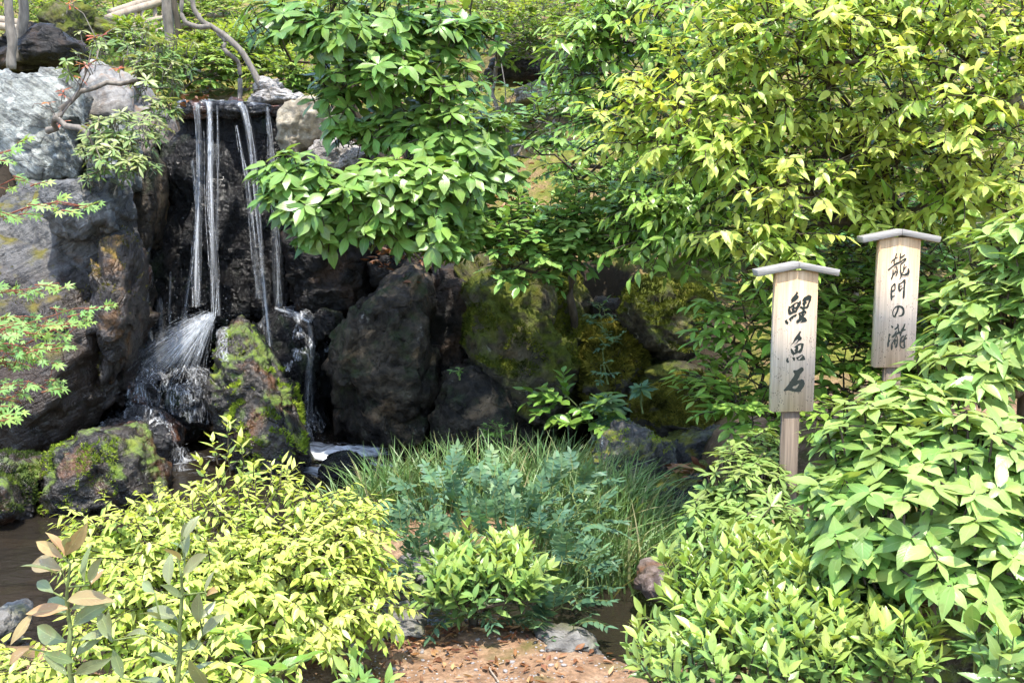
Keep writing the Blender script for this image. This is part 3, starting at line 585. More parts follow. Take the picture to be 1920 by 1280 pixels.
def maple_geo(droop=.25):
    lob = [(-128, .34), (-88, .62), (-44, .88), (0, 1.0), (44, .88), (88, .62), (128, .34)]
    V = [(0, 0, 0), (0, -.35, .02)]; UV = [(.5, .1), (.5, 0)]; T = []
    prev = None; idx = []
    for k, (a, L) in enumerate(lob):
        an = math.radians(a); d = np.array([math.sin(an), math.cos(an)]); s = np.array([d[1], -d[0]])
        for (r, wv) in ((.30, -.0), (.62, -.10), (1.0, 0), (.62, .10)):
            p = d * r * L * .62 + s * wv * L * .75 if r != .30 else None
            if p is None:
                an2 = math.radians(a - 22); p = np.array([math.sin(an2), math.cos(an2)]) * .20
            rr = np.linalg.norm(p); V.append((p[0], p[1] + .02, -droop * rr * rr)); UV.append((.5 + wv * 3, .2 + .8 * r))
        n = len(V); idx.append((n - 4, n - 3, n - 2, n - 1))
    for k, (v, l, t_, r_) in enumerate(idx):
        nv = idx[k + 1][0] if k + 1 < len(idx) else 0
        T += [(0, v, l), (0, l, r_), (l, t_, r_)]
        if k + 1 < len(idx): T += [(0, r_, nv)]
    V = np.array(V, float); n = len(V)
    V = np.concatenate([V, [(0.012, -.35, .02), (.012, 0, 0)]]); UV = UV + [(.5, 0), (.5, 0)]
    T += [(0, 1, n), (0, n, n + 1)]
    return V, np.array(T), np.array(UV, float)

def variants(fn, specs): return [fn(**s) for s in specs]
def vary(W, wide, tip, fold, curl, seg=5, n=7, wave=0.3):
    r_ = random.Random(int(W * 1000 + wide * 100))
    return [leaf_geo(W * r_.uniform(.8, 1.18), wide * r_.uniform(.9, 1.1), tip, fold * r_.uniform(.3, 1.8), curl * r_.uniform(-.1, 1.8), seg, r_.uniform(-.16, .16), wave * r_.uniform(.3, 2.5)) for _ in range(n)]
LEAF = {
    'lance': vary(.36, .36, 1.9, .25, .50),
    'oak': vary(.40, .55, 1.5, .22, .45, 6),
    'broad': vary(.44, .46, 1.7, .25, .38, 6),
    'ellip': vary(.36, .45, 1.4, .30, .28),
    'narrow': vary(.27, .60, 1.2, .20, .30, 4),
    'round': vary(.50, .47, 1.3, .25, .25),
    'leaflet': vary(.42, .38, 1.6, .20, .20, 4),
    'bronze': vary(.33, .50, 1.3, .40, .35, 7),
    'small': vary(.42, .45, 1.3, .25, .25, 3),
    'maple': [maple_geo(.15), maple_geo(.35), maple_geo(.5)],
    'dead': vary(.42, .45, 1.2, .7, -.5, 5),
}
LM = leaf_mat
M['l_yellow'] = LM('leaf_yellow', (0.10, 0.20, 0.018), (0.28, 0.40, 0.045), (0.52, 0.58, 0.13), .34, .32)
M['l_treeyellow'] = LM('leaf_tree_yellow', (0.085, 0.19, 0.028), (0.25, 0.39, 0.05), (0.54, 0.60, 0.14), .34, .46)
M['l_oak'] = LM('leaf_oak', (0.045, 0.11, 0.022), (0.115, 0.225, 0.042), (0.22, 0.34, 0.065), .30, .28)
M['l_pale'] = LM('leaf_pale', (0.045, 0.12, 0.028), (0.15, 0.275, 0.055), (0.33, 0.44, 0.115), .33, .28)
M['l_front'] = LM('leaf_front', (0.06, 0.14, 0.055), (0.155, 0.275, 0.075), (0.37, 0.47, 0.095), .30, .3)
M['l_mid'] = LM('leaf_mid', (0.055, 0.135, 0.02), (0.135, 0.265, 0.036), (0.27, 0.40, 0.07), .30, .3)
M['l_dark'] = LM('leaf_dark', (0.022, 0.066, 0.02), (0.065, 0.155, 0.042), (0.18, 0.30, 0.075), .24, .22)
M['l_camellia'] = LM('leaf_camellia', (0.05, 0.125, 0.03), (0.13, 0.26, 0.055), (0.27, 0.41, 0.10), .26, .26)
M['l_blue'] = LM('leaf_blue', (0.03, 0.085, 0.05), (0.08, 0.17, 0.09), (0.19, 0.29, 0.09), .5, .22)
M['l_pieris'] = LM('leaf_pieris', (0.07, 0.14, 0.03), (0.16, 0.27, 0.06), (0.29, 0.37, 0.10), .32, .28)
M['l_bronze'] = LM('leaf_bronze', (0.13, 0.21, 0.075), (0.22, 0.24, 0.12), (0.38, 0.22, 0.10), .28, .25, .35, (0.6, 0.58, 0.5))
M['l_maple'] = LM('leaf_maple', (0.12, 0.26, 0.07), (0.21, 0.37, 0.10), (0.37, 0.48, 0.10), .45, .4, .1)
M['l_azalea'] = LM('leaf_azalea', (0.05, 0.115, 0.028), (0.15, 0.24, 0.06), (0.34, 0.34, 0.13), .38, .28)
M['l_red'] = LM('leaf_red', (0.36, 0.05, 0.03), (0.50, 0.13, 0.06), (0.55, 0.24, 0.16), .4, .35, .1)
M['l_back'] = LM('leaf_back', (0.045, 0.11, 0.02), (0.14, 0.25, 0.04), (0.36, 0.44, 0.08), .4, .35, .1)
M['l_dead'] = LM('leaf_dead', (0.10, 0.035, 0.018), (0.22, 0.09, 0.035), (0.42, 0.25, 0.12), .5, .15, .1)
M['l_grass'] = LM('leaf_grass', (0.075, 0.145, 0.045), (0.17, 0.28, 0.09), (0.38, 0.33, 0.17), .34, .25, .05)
_proto = {}
def proto_mesh(kind, k, mat):
    key = (kind, k, mat)
    if key not in _proto:
        V, T, UV = LEAF[kind][k]; _proto[key] = mesh_np('leaf', V, T, UV, mat=M[mat])
    return _proto[key]

ZUP = np.array([0, 0, 1.0])
class Plant:
    def __init__(s, root, rs=1, dens=1.5):
        s.dens = dens;
        s.root = np.asarray(root, float); s.p = []; s.d = []; s.n = []; s.sz = []; s.t = []; s.k = []; s.tips = []; s.tw = MB(); s.r = np.random.default_rng(rs)
        s.guides = []; s.has_tw = False
    def leaf(s, p, d, n, size, tint):
        s.p.append(p); s.d.append(d); s.n.append(n); s.sz.append(size); s.t.append(tint)
    def shoot(s, p, o, style, size, tint, nl, flat=0.0):
        """one leafy shoot at p growing outwards along o"""
        r = s.r; o = nrmz(o); p = np.asarray(p, float)
        side = nrmz(cr(o, ZUP) + 1e-6)
        if style in ('droop', 'spray', 'maple'):
            d = nrmz(np.array([o[0], o[1], o[2] * .35 + (.12 if style == 'droop' else .1)]) + r.normal(size=3) * .18)
            side = nrmz(cr(d, ZUP)); L = size * nl * (.26 if style == 'droop' else .22 if style == 'spray' else .3)
            sag = (.30 if style == 'droop' else .12) / max(L, .01) * r.uniform(.4, 1.1)
            ts = np.linspace(0, 1, nl)
            pts = p + d * (ts * L)[:, None] - ZUP * (sag * (ts * L) ** 2)[:, None]
            s.tw.tube(np.concatenate([[p - d * .02], pts]), np.linspace(.0035, .0012, nl + 1) * min(size / .07, 2.0), 4, False); s.has_tw = True
            for k in range(nl):
                sg = 1 if k % 2 else -1; tt = ts[k]; tang = nrmz(d - ZUP * 2 * sag * tt * L)
                if k == nl - 1: ld = tang - ZUP * .35
                elif style == 'droop': ld = side * sg * r.uniform(.4, 1.0) + tang * r.uniform(.2, .8) - ZUP * r.uniform(-.1, .95)
                elif style == 'spray': ld = side * sg * r.uniform(.7, 1) + tang * .6 - ZUP * r.uniform(-.2, .35)
                else: ld = side * sg * r.uniform(.2, .5) + tang * .7 - ZUP * r.uniform(-.5, .7)
                ld = nrmz(ld + r.normal(size=3) * .12)
                nn = ZUP + o * .5 + r.normal(size=3) * .22 if style != 'maple' else np.array([0, -.75, .65]) + r.normal(size=3) * .3
                s.leaf(pts[k], ld, nn, size * r.uniform(.6, 1.18) * (.75 + .25 * math.sin(math.pi * (.15 + .8 * tt))), tint + .18 * (tt - .4) + r.normal() * .08)
        elif style in ('whorl', 'rosette'):
            ax = nrmz(o * .7 + ZUP * (.75 if style == 'whorl' else 1.0) + r.normal(size=3) * .2)
            a = nrmz(cr(ax, [.3, .9, .1])); b = cr(ax, a); ph = r.uniform(0, 6.28)
            s.tw.tube([p - ax * size * .7 - ZUP * .02, p - ax * size * .3, p], [.0035, .003, .002], 4, False); s.has_tw = True
            for k in range(nl):
                an = ph + k * 6.283 / nl * (1 if style == 'rosette' else 1.0) + r.normal() * .18
                rad = a * math.cos(an) + b * math.sin(an); lift = r.uniform(-.05, .6) if style == 'whorl' else r.uniform(.0, .45)
                ld = nrmz(rad + ax * lift - ZUP * r.uniform(.0, .40) * (1 if style == 'whorl' else .5))
                s.leaf(p - ax * size * .12 * r.random(), ld, ax + rad * -.1 + r.normal(size=3) * .12, size * r.uniform(.5, 1.15), tint + r.normal() * .12)
        elif style == 'upright':
            ax = nrmz(ZUP * 1.0 + o * .8 + r.normal(size=3) * .28); L = size * nl * .17
            a = nrmz(cr(ax, [.3, .9, .1])); b = cr(ax, a); ph = r.uniform(0, 6.28)
            s.tw.tube([p - ax * .03, p, p + ax * L], [.003, .0028, .0012], 4, False); s.has_tw = True
            for k in range(nl):
                tt = k / max(nl - 1, 1); an = ph + k * 2.4; rad = a * math.cos(an) + b * math.sin(an)
                ld = nrmz(rad * (1.0 - .45 * tt) + ax * (.45 + .5 * tt) + r.normal(size=3) * .1)
                s.leaf(p + ax * L * tt, ld, ax - rad * .3 + r.normal(size=3) * .1, size * r.uniform(.75, 1.1), tint + .3 * (tt - .5) + r.normal() * .07)
        elif style == 'pinnate':
            d = nrmz(o * 1.0 + ZUP * r.uniform(.1, .7) + r.normal(size=3) * .15); side = nrmz(cr(d, ZUP)); L = size * nl * .42
            ts = np.linspace(0.12, 1, nl); sag = .5 / L * r.uniform(.3, 1)
            pts = p + d * (ts * L)[:, None] - ZUP * (sag * (ts * L) ** 2)[:, None]
            s.tw.tube(np.concatenate([[p], pts]), np.linspace(.003, .0012, nl + 1), 4, False); s.has_tw = True
            up = nrmz(cr(side, d))
            for k in range(nl):
                tang = nrmz(d - ZUP * 2 * sag * ts[k] * L)
                for sg in (-1, 1):
                    s.leaf(pts[k], nrmz(side * sg + tang * .55 + r.normal(size=3) * .12 - ZUP * .1), up + r.normal(size=3) * .15, size * r.uniform(.8, 1.1) * (1 - .25 * ts[k]), tint + r.normal() * .1)
            s.leaf(pts[-1], nrmz(d - ZUP * sag * L), up, size * .9, tint + .1)
    def blob(s, px, py, Y, rx, ry, rY, n, style, size, tint, nl, front=.7, shell=.5, up=-.6):
        """n shoots through an ellipsoid of crown, most of them near its outside"""
        c = P(px, py, Y); k = mpp(Y); R3 = np.array([rx * k, rY, ry * k]); r = s.r; m = 0; tries = 0; n = int(n * s.dens)
        while m < n and tries < n * 20:
            tries += 1
            v = nrmz(r.normal(size=3))
            if v[2] < up and r.random() < .8: continue
            if v[1] > 0 and r.random() < front: continue
            rad = shell + (1 - shell) * r.random() ** .6
            lump = 1 + .16 * cheap((c + v * R3) * 2.6)
            p = c + v * R3 * rad * lump
            o = nrmz(v / R3) * .8 + nrmz(p - s.root) * .5
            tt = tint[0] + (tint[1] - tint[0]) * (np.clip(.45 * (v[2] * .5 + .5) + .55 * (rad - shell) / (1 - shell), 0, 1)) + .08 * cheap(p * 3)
            s.shoot(p, o, style, size, tt, max(2, int(nl + r.integers(-1, 2)))); s.tips.append((p, o)); m += 1
    def grow(s, guides, r0, rtip=.004, kdist=1.0):
        """branches from the root along the guide limbs to every shoot"""
        nodes = [s.root]; par = [-1]
        for g in guides:
            prev = None
            for q in g:
                q = np.asarray(q, float)
                if prev is None:
                    d = np.linalg.norm(np.array(nodes) - q, axis=1); prev = int(d.argmin())
                    if d[prev] < .02: continue
                a = nodes[prev]; nseg = max(2, int(np.linalg.norm(q - a) / .14))
                for t in np.linspace(0, 1, nseg + 1)[1:]:
                    w = .014 * s.r.normal(size=3) if t < 1 else 0
                    nodes.append(a + (q - a) * t + w); par.append(prev); prev = len(nodes) - 1
        tips = sorted(s.tips, key=lambda z: np.linalg.norm(z[0] - s.root))
        main = len(nodes)
        BUF = np.zeros((len(nodes) + 9 * len(tips) + 8, 3)); BUF[:len(nodes)] = nodes; DR = np.zeros(len(BUF)); DR[:len(nodes)] = np.linalg.norm(BUF[:len(nodes)] - s.root, axis=1); filled = len(nodes)
        for p, o in tips:
            if filled < len(nodes):
                BUF[filled:len(nodes)] = nodes[filled:]; DR[filled:len(nodes)] = np.linalg.norm(BUF[filled:len(nodes)] - s.root, axis=1); filled = len(nodes)
            d = np.sqrt(((BUF[:filled] - p) ** 2).sum(1)); cost = d + np.maximum(0, DR[:filled] - np.linalg.norm(p - s.root)) * .8
            j = int(cost.argmin()); a = nodes[j]; L = np.linalg.norm(p - a)
            if L < .015: continue
            nseg = int(np.clip(L / .10, 1, 8)); prev = j; bend = s.r.normal(size=3) * .07 * L + np.array([0, 0, .06 * L])
            for t in np.linspace(0, 1, nseg + 1)[1:]:
                nodes.append(a + (p - a) * t + bend * math.sin(math.pi * t)); par.append(prev); prev = len(nodes) - 1
        n = len(nodes); cnt = np.zeros(n); ch = [[] for _ in range(n)]
        for i in range(n - 1, 0, -1):
            if not ch[i]: cnt[i] += 1
            cnt[par[i]] += cnt[i]; ch[par[i]].append(i)
        tot = max(cnt[0], 1); rad = np.maximum(rtip * .6, r0 * (cnt / tot) ** .5); rad = np.minimum(rad, r0)
        A = np.array(nodes); mb = MB(); s.trunk = MB()
        # chains: follow the thickest child
        stack = [(0, None)]; first = True
        while stack:
            i, pa = stack.pop(); chain = [] if pa is None else [pa]; cur = i
            while True:
                chain.append(cur)
                if not ch[cur]: break
                c2 = sorted(ch[cur], key=lambda z: -cnt[z])
                for c_ in c2[1:]: stack.append((c_, cur))
                cur = c2[0]
            if len(chain) < 2: continue
            rr = rad[chain].copy()
            if pa is not None: rr[0] = min(rr[0], rr[1] * 1.15)
            rr[0] *= 1.25 if pa is None else 1.0
            (s.trunk if pa is None else mb).tube(A[chain], rr, 8 if rr.max() > .015 else 5 if rr.max() > .006 else 4, False)
        return mb
    def finish(s, name, label, cat, kind, mat, bark='bark_dark', guides=(), r0=.02, group=None, nmax=300, rtip=.003, bloom=None, part='leaf'):
        root = link(name, None, None, s.root); root.empty_display_size = .05
        tag(root, label, cat, group)
        mb = s.grow(guides, r0, rtip); s.trunk.build('trunk' if cat == 'tree' else 'stem', M[bark], root, sub=s.root)
        if mb.n: mb.build('branchwork', M[bark], root, sub=s.root)
        if s.has_tw: s.tw.build('twig', M[bark if bloom is None else bloom], root, sub=s.root, kind='stuff')
        p = np.array(s.p); d = nrmz(np.array(s.d)); n = np.array(s.n); n = nrmz(n - d * (n * d).sum(1, keepdims=True)); x = np.cross(d, n)
        sz = np.array(s.sz); tint = np.clip(np.array(s.t), .01, .99); m = len(p)
        kk = s.r.integers(0, len(LEAF[kind]), m)
        Rm = np.stack([x, d, n], 2) * sz[:, None, None]
        X, Yp, Z = project(p + d * (sz * .5)[:, None])
        inn = (X > -20) & (X < 1940) & (Yp > -20) & (Yp < 1300)
        best = {}
        for i in np.argsort(-Z):
            if inn[i]: best[(int(X[i] // 13), int(Yp[i] // 13))] = i
        cand = np.array(sorted(best.values(), key=lambda i: -(sz[i] / Z[i]))[:nmax], int)
        single = np.zeros(m, bool); single[cand] = True
        for i in np.nonzero(single)[0]:
            o = bpy.data.objects.new(part, proto_mesh(kind, int(kk[i]), mat)); C.objects.link(o); o.parent = root
            M4 = np.eye(4); M4[:3, :3] = Rm[i]; M4[:3, 3] = p[i] - s.root
            o.matrix_local = Matrix(M4.tolist()); o.color = (float(tint[i]), 0, 0, 1)
        rest = np.nonzero(~single)[0]
        if len(rest):
            Vs, Ts, Us, tt = [], [], [], []; off = 0
            for k in range(len(LEAF[kind])):
                sel = rest[kk[rest] == k]
                if not len(sel): continue
                V, T, UV = LEAF[kind][k]
                W = np.einsum('nij,vj->nvi', Rm[sel], V) + (p[sel] - s.root)[:, None, :]
                Vs.append(W.reshape(-1, 3)); Ts.append((T[None] + (np.arange(len(sel)) * len(V))[:, None, None]).reshape(-1, 3) + off)
                Us.append(np.tile(UV, (len(sel), 1))); tt.append(np.repeat(tint[sel], len(V))); off += len(sel) * len(V)
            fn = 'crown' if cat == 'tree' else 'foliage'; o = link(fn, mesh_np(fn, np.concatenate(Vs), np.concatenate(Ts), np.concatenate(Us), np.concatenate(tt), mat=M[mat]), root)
            o.color = (0, 0, 0, 1); o['kind'] = 'stuff'
        return root

def PG(*pts): return [P(*q) for q in pts]
def on_ground(px, Y):
    x = P(px, 640, Y)[0]; return np.array([x, Y, float(height(np.array([x]), np.array([Y]))[0]) - .03])

# ------------------------------------------------------------------ plants
# big yellow-green bush, lower left
s = Plant(on_ground(430, 3.45), 11, 3.4)
for b in [(460, 985, 3.8, 220, 70, .35, 66), (330, 1040, 3.6, 150, 80, .3, 44), (590, 1050, 3.65, 110, 75, .3, 38), (450, 1100, 3.4, 215, 90, .25, 60), (670, 1125, 3.5, 60, 40, .15, 13), (560, 1165, 3.35, 90, 35, .15, 14), (300, 1150, 3.25, 120, 70, .2, 26), (220, 1010, 3.65, 55, 45, .2, 14), (80, 1255, 3.1, 90, 35, .15, 12), (200, 1240, 3.05, 90, 40, .15, 14), (380, 1240, 3.0, 90, 45, .15, 14), (640, 1000, 3.8, 60, 50, .2, 12)]:
    s.blob(*b, 'droop', .056, (.15, 1.1), 9)
for q in [(428, 795), (405, 830), (455, 832), (385, 868), (430, 850), (475, 872), (420, 890), (450, 900)]:
    p = P(q[0], q[1] + 25, 3.85); s.shoot(p, np.array([(q[0] - 428) / 60, -.2, 1.2]), 'upright', .056, .95, 7); s.tips.append((p, ZUP))
s.finish('yellow_shrub', 'wide mound of bright yellow-green leaves at lower left with one taller sprig', 'shrub', 'lance', 'l_yellow', 'bark_dark', [PG((430, 1100, 3.5), (425, 960, 3.75), (428, 850, 3.85)), PG((300, 1100, 3.4)), PG((560, 1090, 3.55))], .028)

# two bronze saplings in front of it
def sapling(px, rs, stem, leaves, label):
    root = on_ground(px, 2.15); s = Plant(root, rs)
    pts = [P(*q) for q in stem]
    for (lx, ly, dx, dy, dY, sz, t) in leaves:
        i = min(range(len(pts)), key=lambda k: abs(project(pts[k])[1][0] - ly - 25) + .3 * abs(project(pts[k])[0][0] - lx))
        Y = 2.15 + dY * .3; p = P(lx, ly, Y); q = P(lx + dx, ly - dy, Y + dY); d = q - p
        s.leaf(p, nrmz(d), np.array([-d[0] * .2, -.75, .75]) + s.r.normal(size=3) * .45, np.linalg.norm(d) * sz * .9, t)
        s.tips.append((p, ZUP))
    s.finish('bronze_sapling', label, 'sapling', 'bronze', 'l_bronze', 'stem_green', [pts], .006, rtip=.0035, group='bronze saplings in the foreground')
sapling(135, 21, [(132, 1400, 2.15), (134, 1280, 2.15), (132, 1180, 2.15), (126, 1100, 2.15), (122, 1030, 2.16)], [
    (120, 1040, -28, 60, .02, 1, .95), (124, 1038, 38, 62, -.02, 1, .85), (118, 1045, -62, 45, .03, 1, .9), (122, 1030, 5, 30, -.03, 1, .5), (115, 1068, -80, 30, .05, 1, .75),
    (105, 1075, -60, 32, -.06, 1, .35), (160, 1090, -2, 82, .02, 1, .35), (168, 1088, 30, 45, -.05, 1, .5), (170, 1096, 28, 35, .04, 1, .95), (130, 1125, 85, 22, -.04, 1, .8),
    (135, 1140, 78, 35, .06, 1, .45), (128, 1140, -92, -8, -.02, 1, .95), (60, 1150, -45, -70, -.05, 1, .8), (130, 1150, -60, 35, .06, 1, .25), (100, 1110, -40, 35, .05, 1, .35),
    (140, 1170, 60, 60, -.03, 1, .2), (140, 1230, 50, 50, .04, 1, .3), (138, 1240, -65, 15, -.06, 1, .15), (145, 1260, 55, 30, -.04, 1, .4), (120, 1200, -75, 20, .05, 1, .3), (150, 1200, 65, 22, .05, 1, .5), (125, 1265, -50, 45, .0, 1, .35), (55, 1215, -60, -30, 0, 1, .9)],
    'bronze-leaved sapling with copper tip leaves, the one nearer the left edge')
sapling(335, 22, [(330, 1400, 2.15), (332, 1280, 2.15), (336, 1180, 2.15), (340, 1080, 2.15), (345, 1005, 2.16)], [
    (345, 1010, 28, 55, .02, 1, .5), (342, 1012, 2, 42, -.03, 1, .45), (346, 1045, -2, 75, .03, 1, .45), (338, 1050, -30, 40, -.04, 1, .7), (342, 1030, -25, 25, .04, 1, .15), (318, 1095, -8, 70, .02, 1, .5),
    (345, 1075, 45, 42, -.05, 1, .55), (385, 1110, 18, 48, .03, 1, .5), (388, 1115, 20, 18, -.04, 1, .95), (290, 1110, -28, 25, .05, 1, .4), (340, 1120, -45, 30, -.05, 1, .25), (375, 1160, 38, 38, .03, 1, .5),
    (372, 1165, 0, 60, -.03, 1, .45), (330, 1160, -75, 25, .05, 1, .45), (300, 1160, -35, 30, -.05, 1, .3), (380, 1190, 42, 55, .0, 1, .5), (335, 1190, -60, 28, -.03, 1, .15), (275, 1190, -55, 15, .05, 1, .4), (210, 1195, -4, 62, .02, 1, .3),
    (210, 1200, -30, 65, .05, 1, .3), (365, 1215, -8, 5, 0, 1, .2), (340, 1215, 55, 15, .05, 1, .2), (390, 1290, -35, 65, -.06, 1, .35), (330, 1245, -60, 25, -.02, 1, .2), (310, 1285, -75, 25, .04, 1, .25), (230, 1270, -20, 60, .0, 1, .2), (345, 1265, 65, 30, .06, 1, .3)],
    'bronze-leaved sapling in front of the yellow bush, taller and greener one')

# small bright shrub in the middle
s = Plant(on_ground(885, 3.8), 31)
for b in [(905, 1085, 3.85, 95, 45, .2, 56), (850, 1105, 3.75, 50, 35, .13, 20), (970, 1100, 3.8, 50, 35, .13, 18), (905, 1125, 3.7, 90, 25, .13, 14)]:
    s.blob(*b, 'upright', .066, (.05, .85), 7, up=-.3)
s.finish('green_shrub', 'small dense shrub of upright bright green leaves on the bare soil bank', 'shrub', 'ellip', 'l_front', 'bark_dark', [PG((880, 1140, 3.8))], .02)

# bluish pinnate shrub behind it
s = Plant(on_ground(920, 4.0), 41)
for b in [(860, 960, 4.7, 150, 70, .3, 40), (1010, 960, 4.8, 130, 70, .3, 36), (760, 1020, 4.5, 90, 45, .25, 20), (940, 1010, 4.4, 170, 60, .25, 34), (1070, 1080, 4.1, 60, 70, .2, 22), (1040, 1150, 3.85, 60, 45, .15, 18), (860, 1140, 3.75, 60, 25, .1, 6), (800, 1080, 4.1, 60, 40, .2, 10), (830, 900, 4.9, 50, 30, .1, 6), (1080, 900, 5.0, 60, 30, .15, 8)]:
    s.blob(*b, 'pinnate', .055, (.1, .7), 5, up=-.5)
s.finish('pinnate_shrub', 'loose grey-green shrub with feathered leaves between the grass and the small shrub', 'shrub', 'leaflet', 'l_blue', 'stem_green', [PG((920, 1100, 4.2), (940, 1000, 4.6))], .014)

# large pale-leaved shrub on the right
s = Plant(on_ground(1760, 2.9), 51, 2.0)
for b in [(1640, 850, 3.0, 110, 110, .25, 36), (1800, 850, 2.9, 140, 110, .3, 42), (1700, 960, 2.75, 190, 110, .25, 46), (1860, 1000, 2.7, 110, 110, .25, 28), (1590, 960, 2.9, 80, 110, .2, 22), (1780, 1060, 2.6, 110, 60, .2, 16), (1690, 750, 3.15, 75, 50, .15, 18), (1900, 900, 3.0, 90, 140, .3, 24), (1545, 915, 2.95, 40, 50, .12, 7), (1890, 1120, 2.5, 50, 40, .1, 7), (1640, 1030, 2.7, 90, 50, .15, 12)]:
    s.blob(*b, 'whorl', .088, (-.05, 1.05), 6, up=-.35, shell=.3)
s.finish('pale_shrub', 'big shrub of large pale glossy leaves covering the right side below the signs', 'shrub', 'broad', 'l_pale', 'bark_dark', [PG((1750, 1050, 2.85), (1720, 850, 2.95)), PG((1830, 950, 2.85))], .03)
s = Plant(on_ground(1930, 3.6), 52, 2.0)
for b in [(1850, 620, 3.5, 100, 120, .3, 40), (1890, 470, 3.6, 70, 70, .3, 20), (1800, 700, 3.4, 80, 60, .2, 18), (1930, 560, 3.4, 90, 150, .3, 26)]:
    s.blob(*b, 'whorl', .10, (.15, 1.1), 7, up=-.35)
s.finish('tall_pale_shrub', 'taller shrub of narrow pale leaves at the right edge beside the far sign', 'shrub', 'ellip', 'l_pale', 'bark_dark', [PG((1920, 800, 3.5), (1890, 600, 3.5))], .025)

# compact shrub of whorled leaves left of the post
s = Plant(on_ground(1400, 4.15), 61)
for b in [(1400, 900, 4.3, 90, 70, .25, 70), (1360, 990, 4.15, 80, 80, .22, 70), (1440, 1010, 3.95, 90, 90, .2, 70), (1420, 840, 4.5, 60, 40, .2, 30), (1310, 1050, 4.15, 60, 45, .15, 34)]:
    s.blob(*b, 'rosette', .078, (.2, .9), 8, up=-.5)
s.finish('whorled_shrub', 'dense rounded shrub of starry leaf whorls at the foot of the near sign', 'shrub', 'narrow', 'l_pieris', 'bark_dark', [PG((1400, 960, 4.2))], .03)

# low shrub in front, lower right
s = Plant(on_ground(1450, 2.7), 71, 2.7)
for b in [(1420, 1110, 2.95, 180, 80, .25, 70), (1560, 1120, 2.8, 130, 70, .22, 44), (1335, 1180, 2.85, 95, 60, .2, 28), (1480, 1200, 2.65, 190, 70, .2, 54), (1640, 1230, 2.55, 100, 60, .18, 24), (1255, 1245, 2.75, 65, 35, .15, 12), (1400, 1265, 2.5, 200, 40, .15, 24), (1620, 1100, 2.85, 90, 40, .15, 16)]:
    s.blob(*b, 'upright', .055, (.0, .95), 7, up=-.3)
s.finish('front_shrub', 'spreading shrub of small upright yellow-tipped leaves along the lower right', 'shrub', 'ellip', 'l_front', 'bark_dark', [PG((1450, 1200, 2.7)), PG((1320, 1230, 2.75)), PG((1590, 1200, 2.7))], .022)

# yellow drooping tree, upper right
s = Plant(on_ground(1700, 5.9), 81, 1.9)
tiers = [(1480, 40, 130, 30), (1400, 90, 110, 30), (1330, 150, 110, 30), (1260, 200, 90, 30), (1210, 260, 60, 30), (1300, 270, 100, 30), (1440, 180, 120, 35), (1420, 240, 90, 30), (1380, 300, 80, 25),
    (1640, 40, 140, 35), (1560, 120, 100, 35), (1700, 110, 110, 35), (1800, 50, 110, 35), (1880, 90, 70, 40), (1840, 150, 100, 30), (1760, 190, 110, 30), (1900, 200, 50, 40),
    (1620, 210, 100, 35), (1560, 290, 100, 30), (1680, 280, 90, 30), (1790, 250, 100, 30), (1720, 330, 90, 25), (1600, 350, 90, 30), (1470, 360, 90, 25), (1540, 420, 100, 25), (1420, 440, 80, 25), (1840, 330, 100, 30), (1880, 385, 70, 22), (1800, 370, 70, 20), (1640, 390, 90, 18), (1450, 485, 50, 14), (1720, -20, 220, 30), (1420, -10, 200, 30)]
for k, (x, y, rx, ry) in enumerate(tiers):
    Y = 5.05 + .35 * ((k * 7) % 5) / 5 + (.25 if 1560 < x < 1780 and y > 240 else 0)
    s.blob(x, y, Y, rx, ry, .28, int(5 + rx * .105), 'droop', .094, (.0, 1.25), 9, up=-.7, shell=.3)
for b in [(1480, 200, 5.7, 260, 200, .2, 60), (1720, 200, 5.8, 240, 200, .2, 60)]: s.blob(*b, 'droop', .09, (-.1, .35), 8, up=-.9, shell=.1)
s.finish('yellow_tree', 'large spreading tree of drooping yellow-green leaves filling the upper right', 'tree', 'lance', 'l_treeyellow', 'bark_dark', [PG((1690, 480, 5.8), (1640, 300, 5.6), (1560, 160, 5.4), (1480, 60, 5.3)), PG((1560, 340, 5.4), (1400, 270, 5.2)), PG((1780, 260, 5.4), (1900, 200, 5.1))], .06)

# mid-green drooping tree behind it
s = Plant(on_ground(1420, 8.2), 82)
for b in [(1160, 110, 6.6, 90, 90, .4, 60), (1230, 60, 6.5, 120, 70, .4, 50), (1150, 200, 6.5, 60, 60, .25, 24), (1290, 395, 6.35, 95, 65, .25, 56), (1250, 440, 6.3, 60, 45, .2, 24), (1340, 340, 6.5, 110, 50, .25, 36), (1310, 450, 6.3, 60, 30, .15, 14)]:
    s.blob(*b, 'droop', .11, (.2, 1.0), 9, up=-.7)
s.finish('green_tree', 'mid-green tree with hanging leaf curtains left of the yellow tree', 'tree', 'lance', 'l_mid', 'bark_dark', [PG((1400, 420, 8.0), (1320, 260, 7.3), (1220, 130, 6.8)), PG((1340, 330, 6.7), (1290, 380, 6.4))], .05)

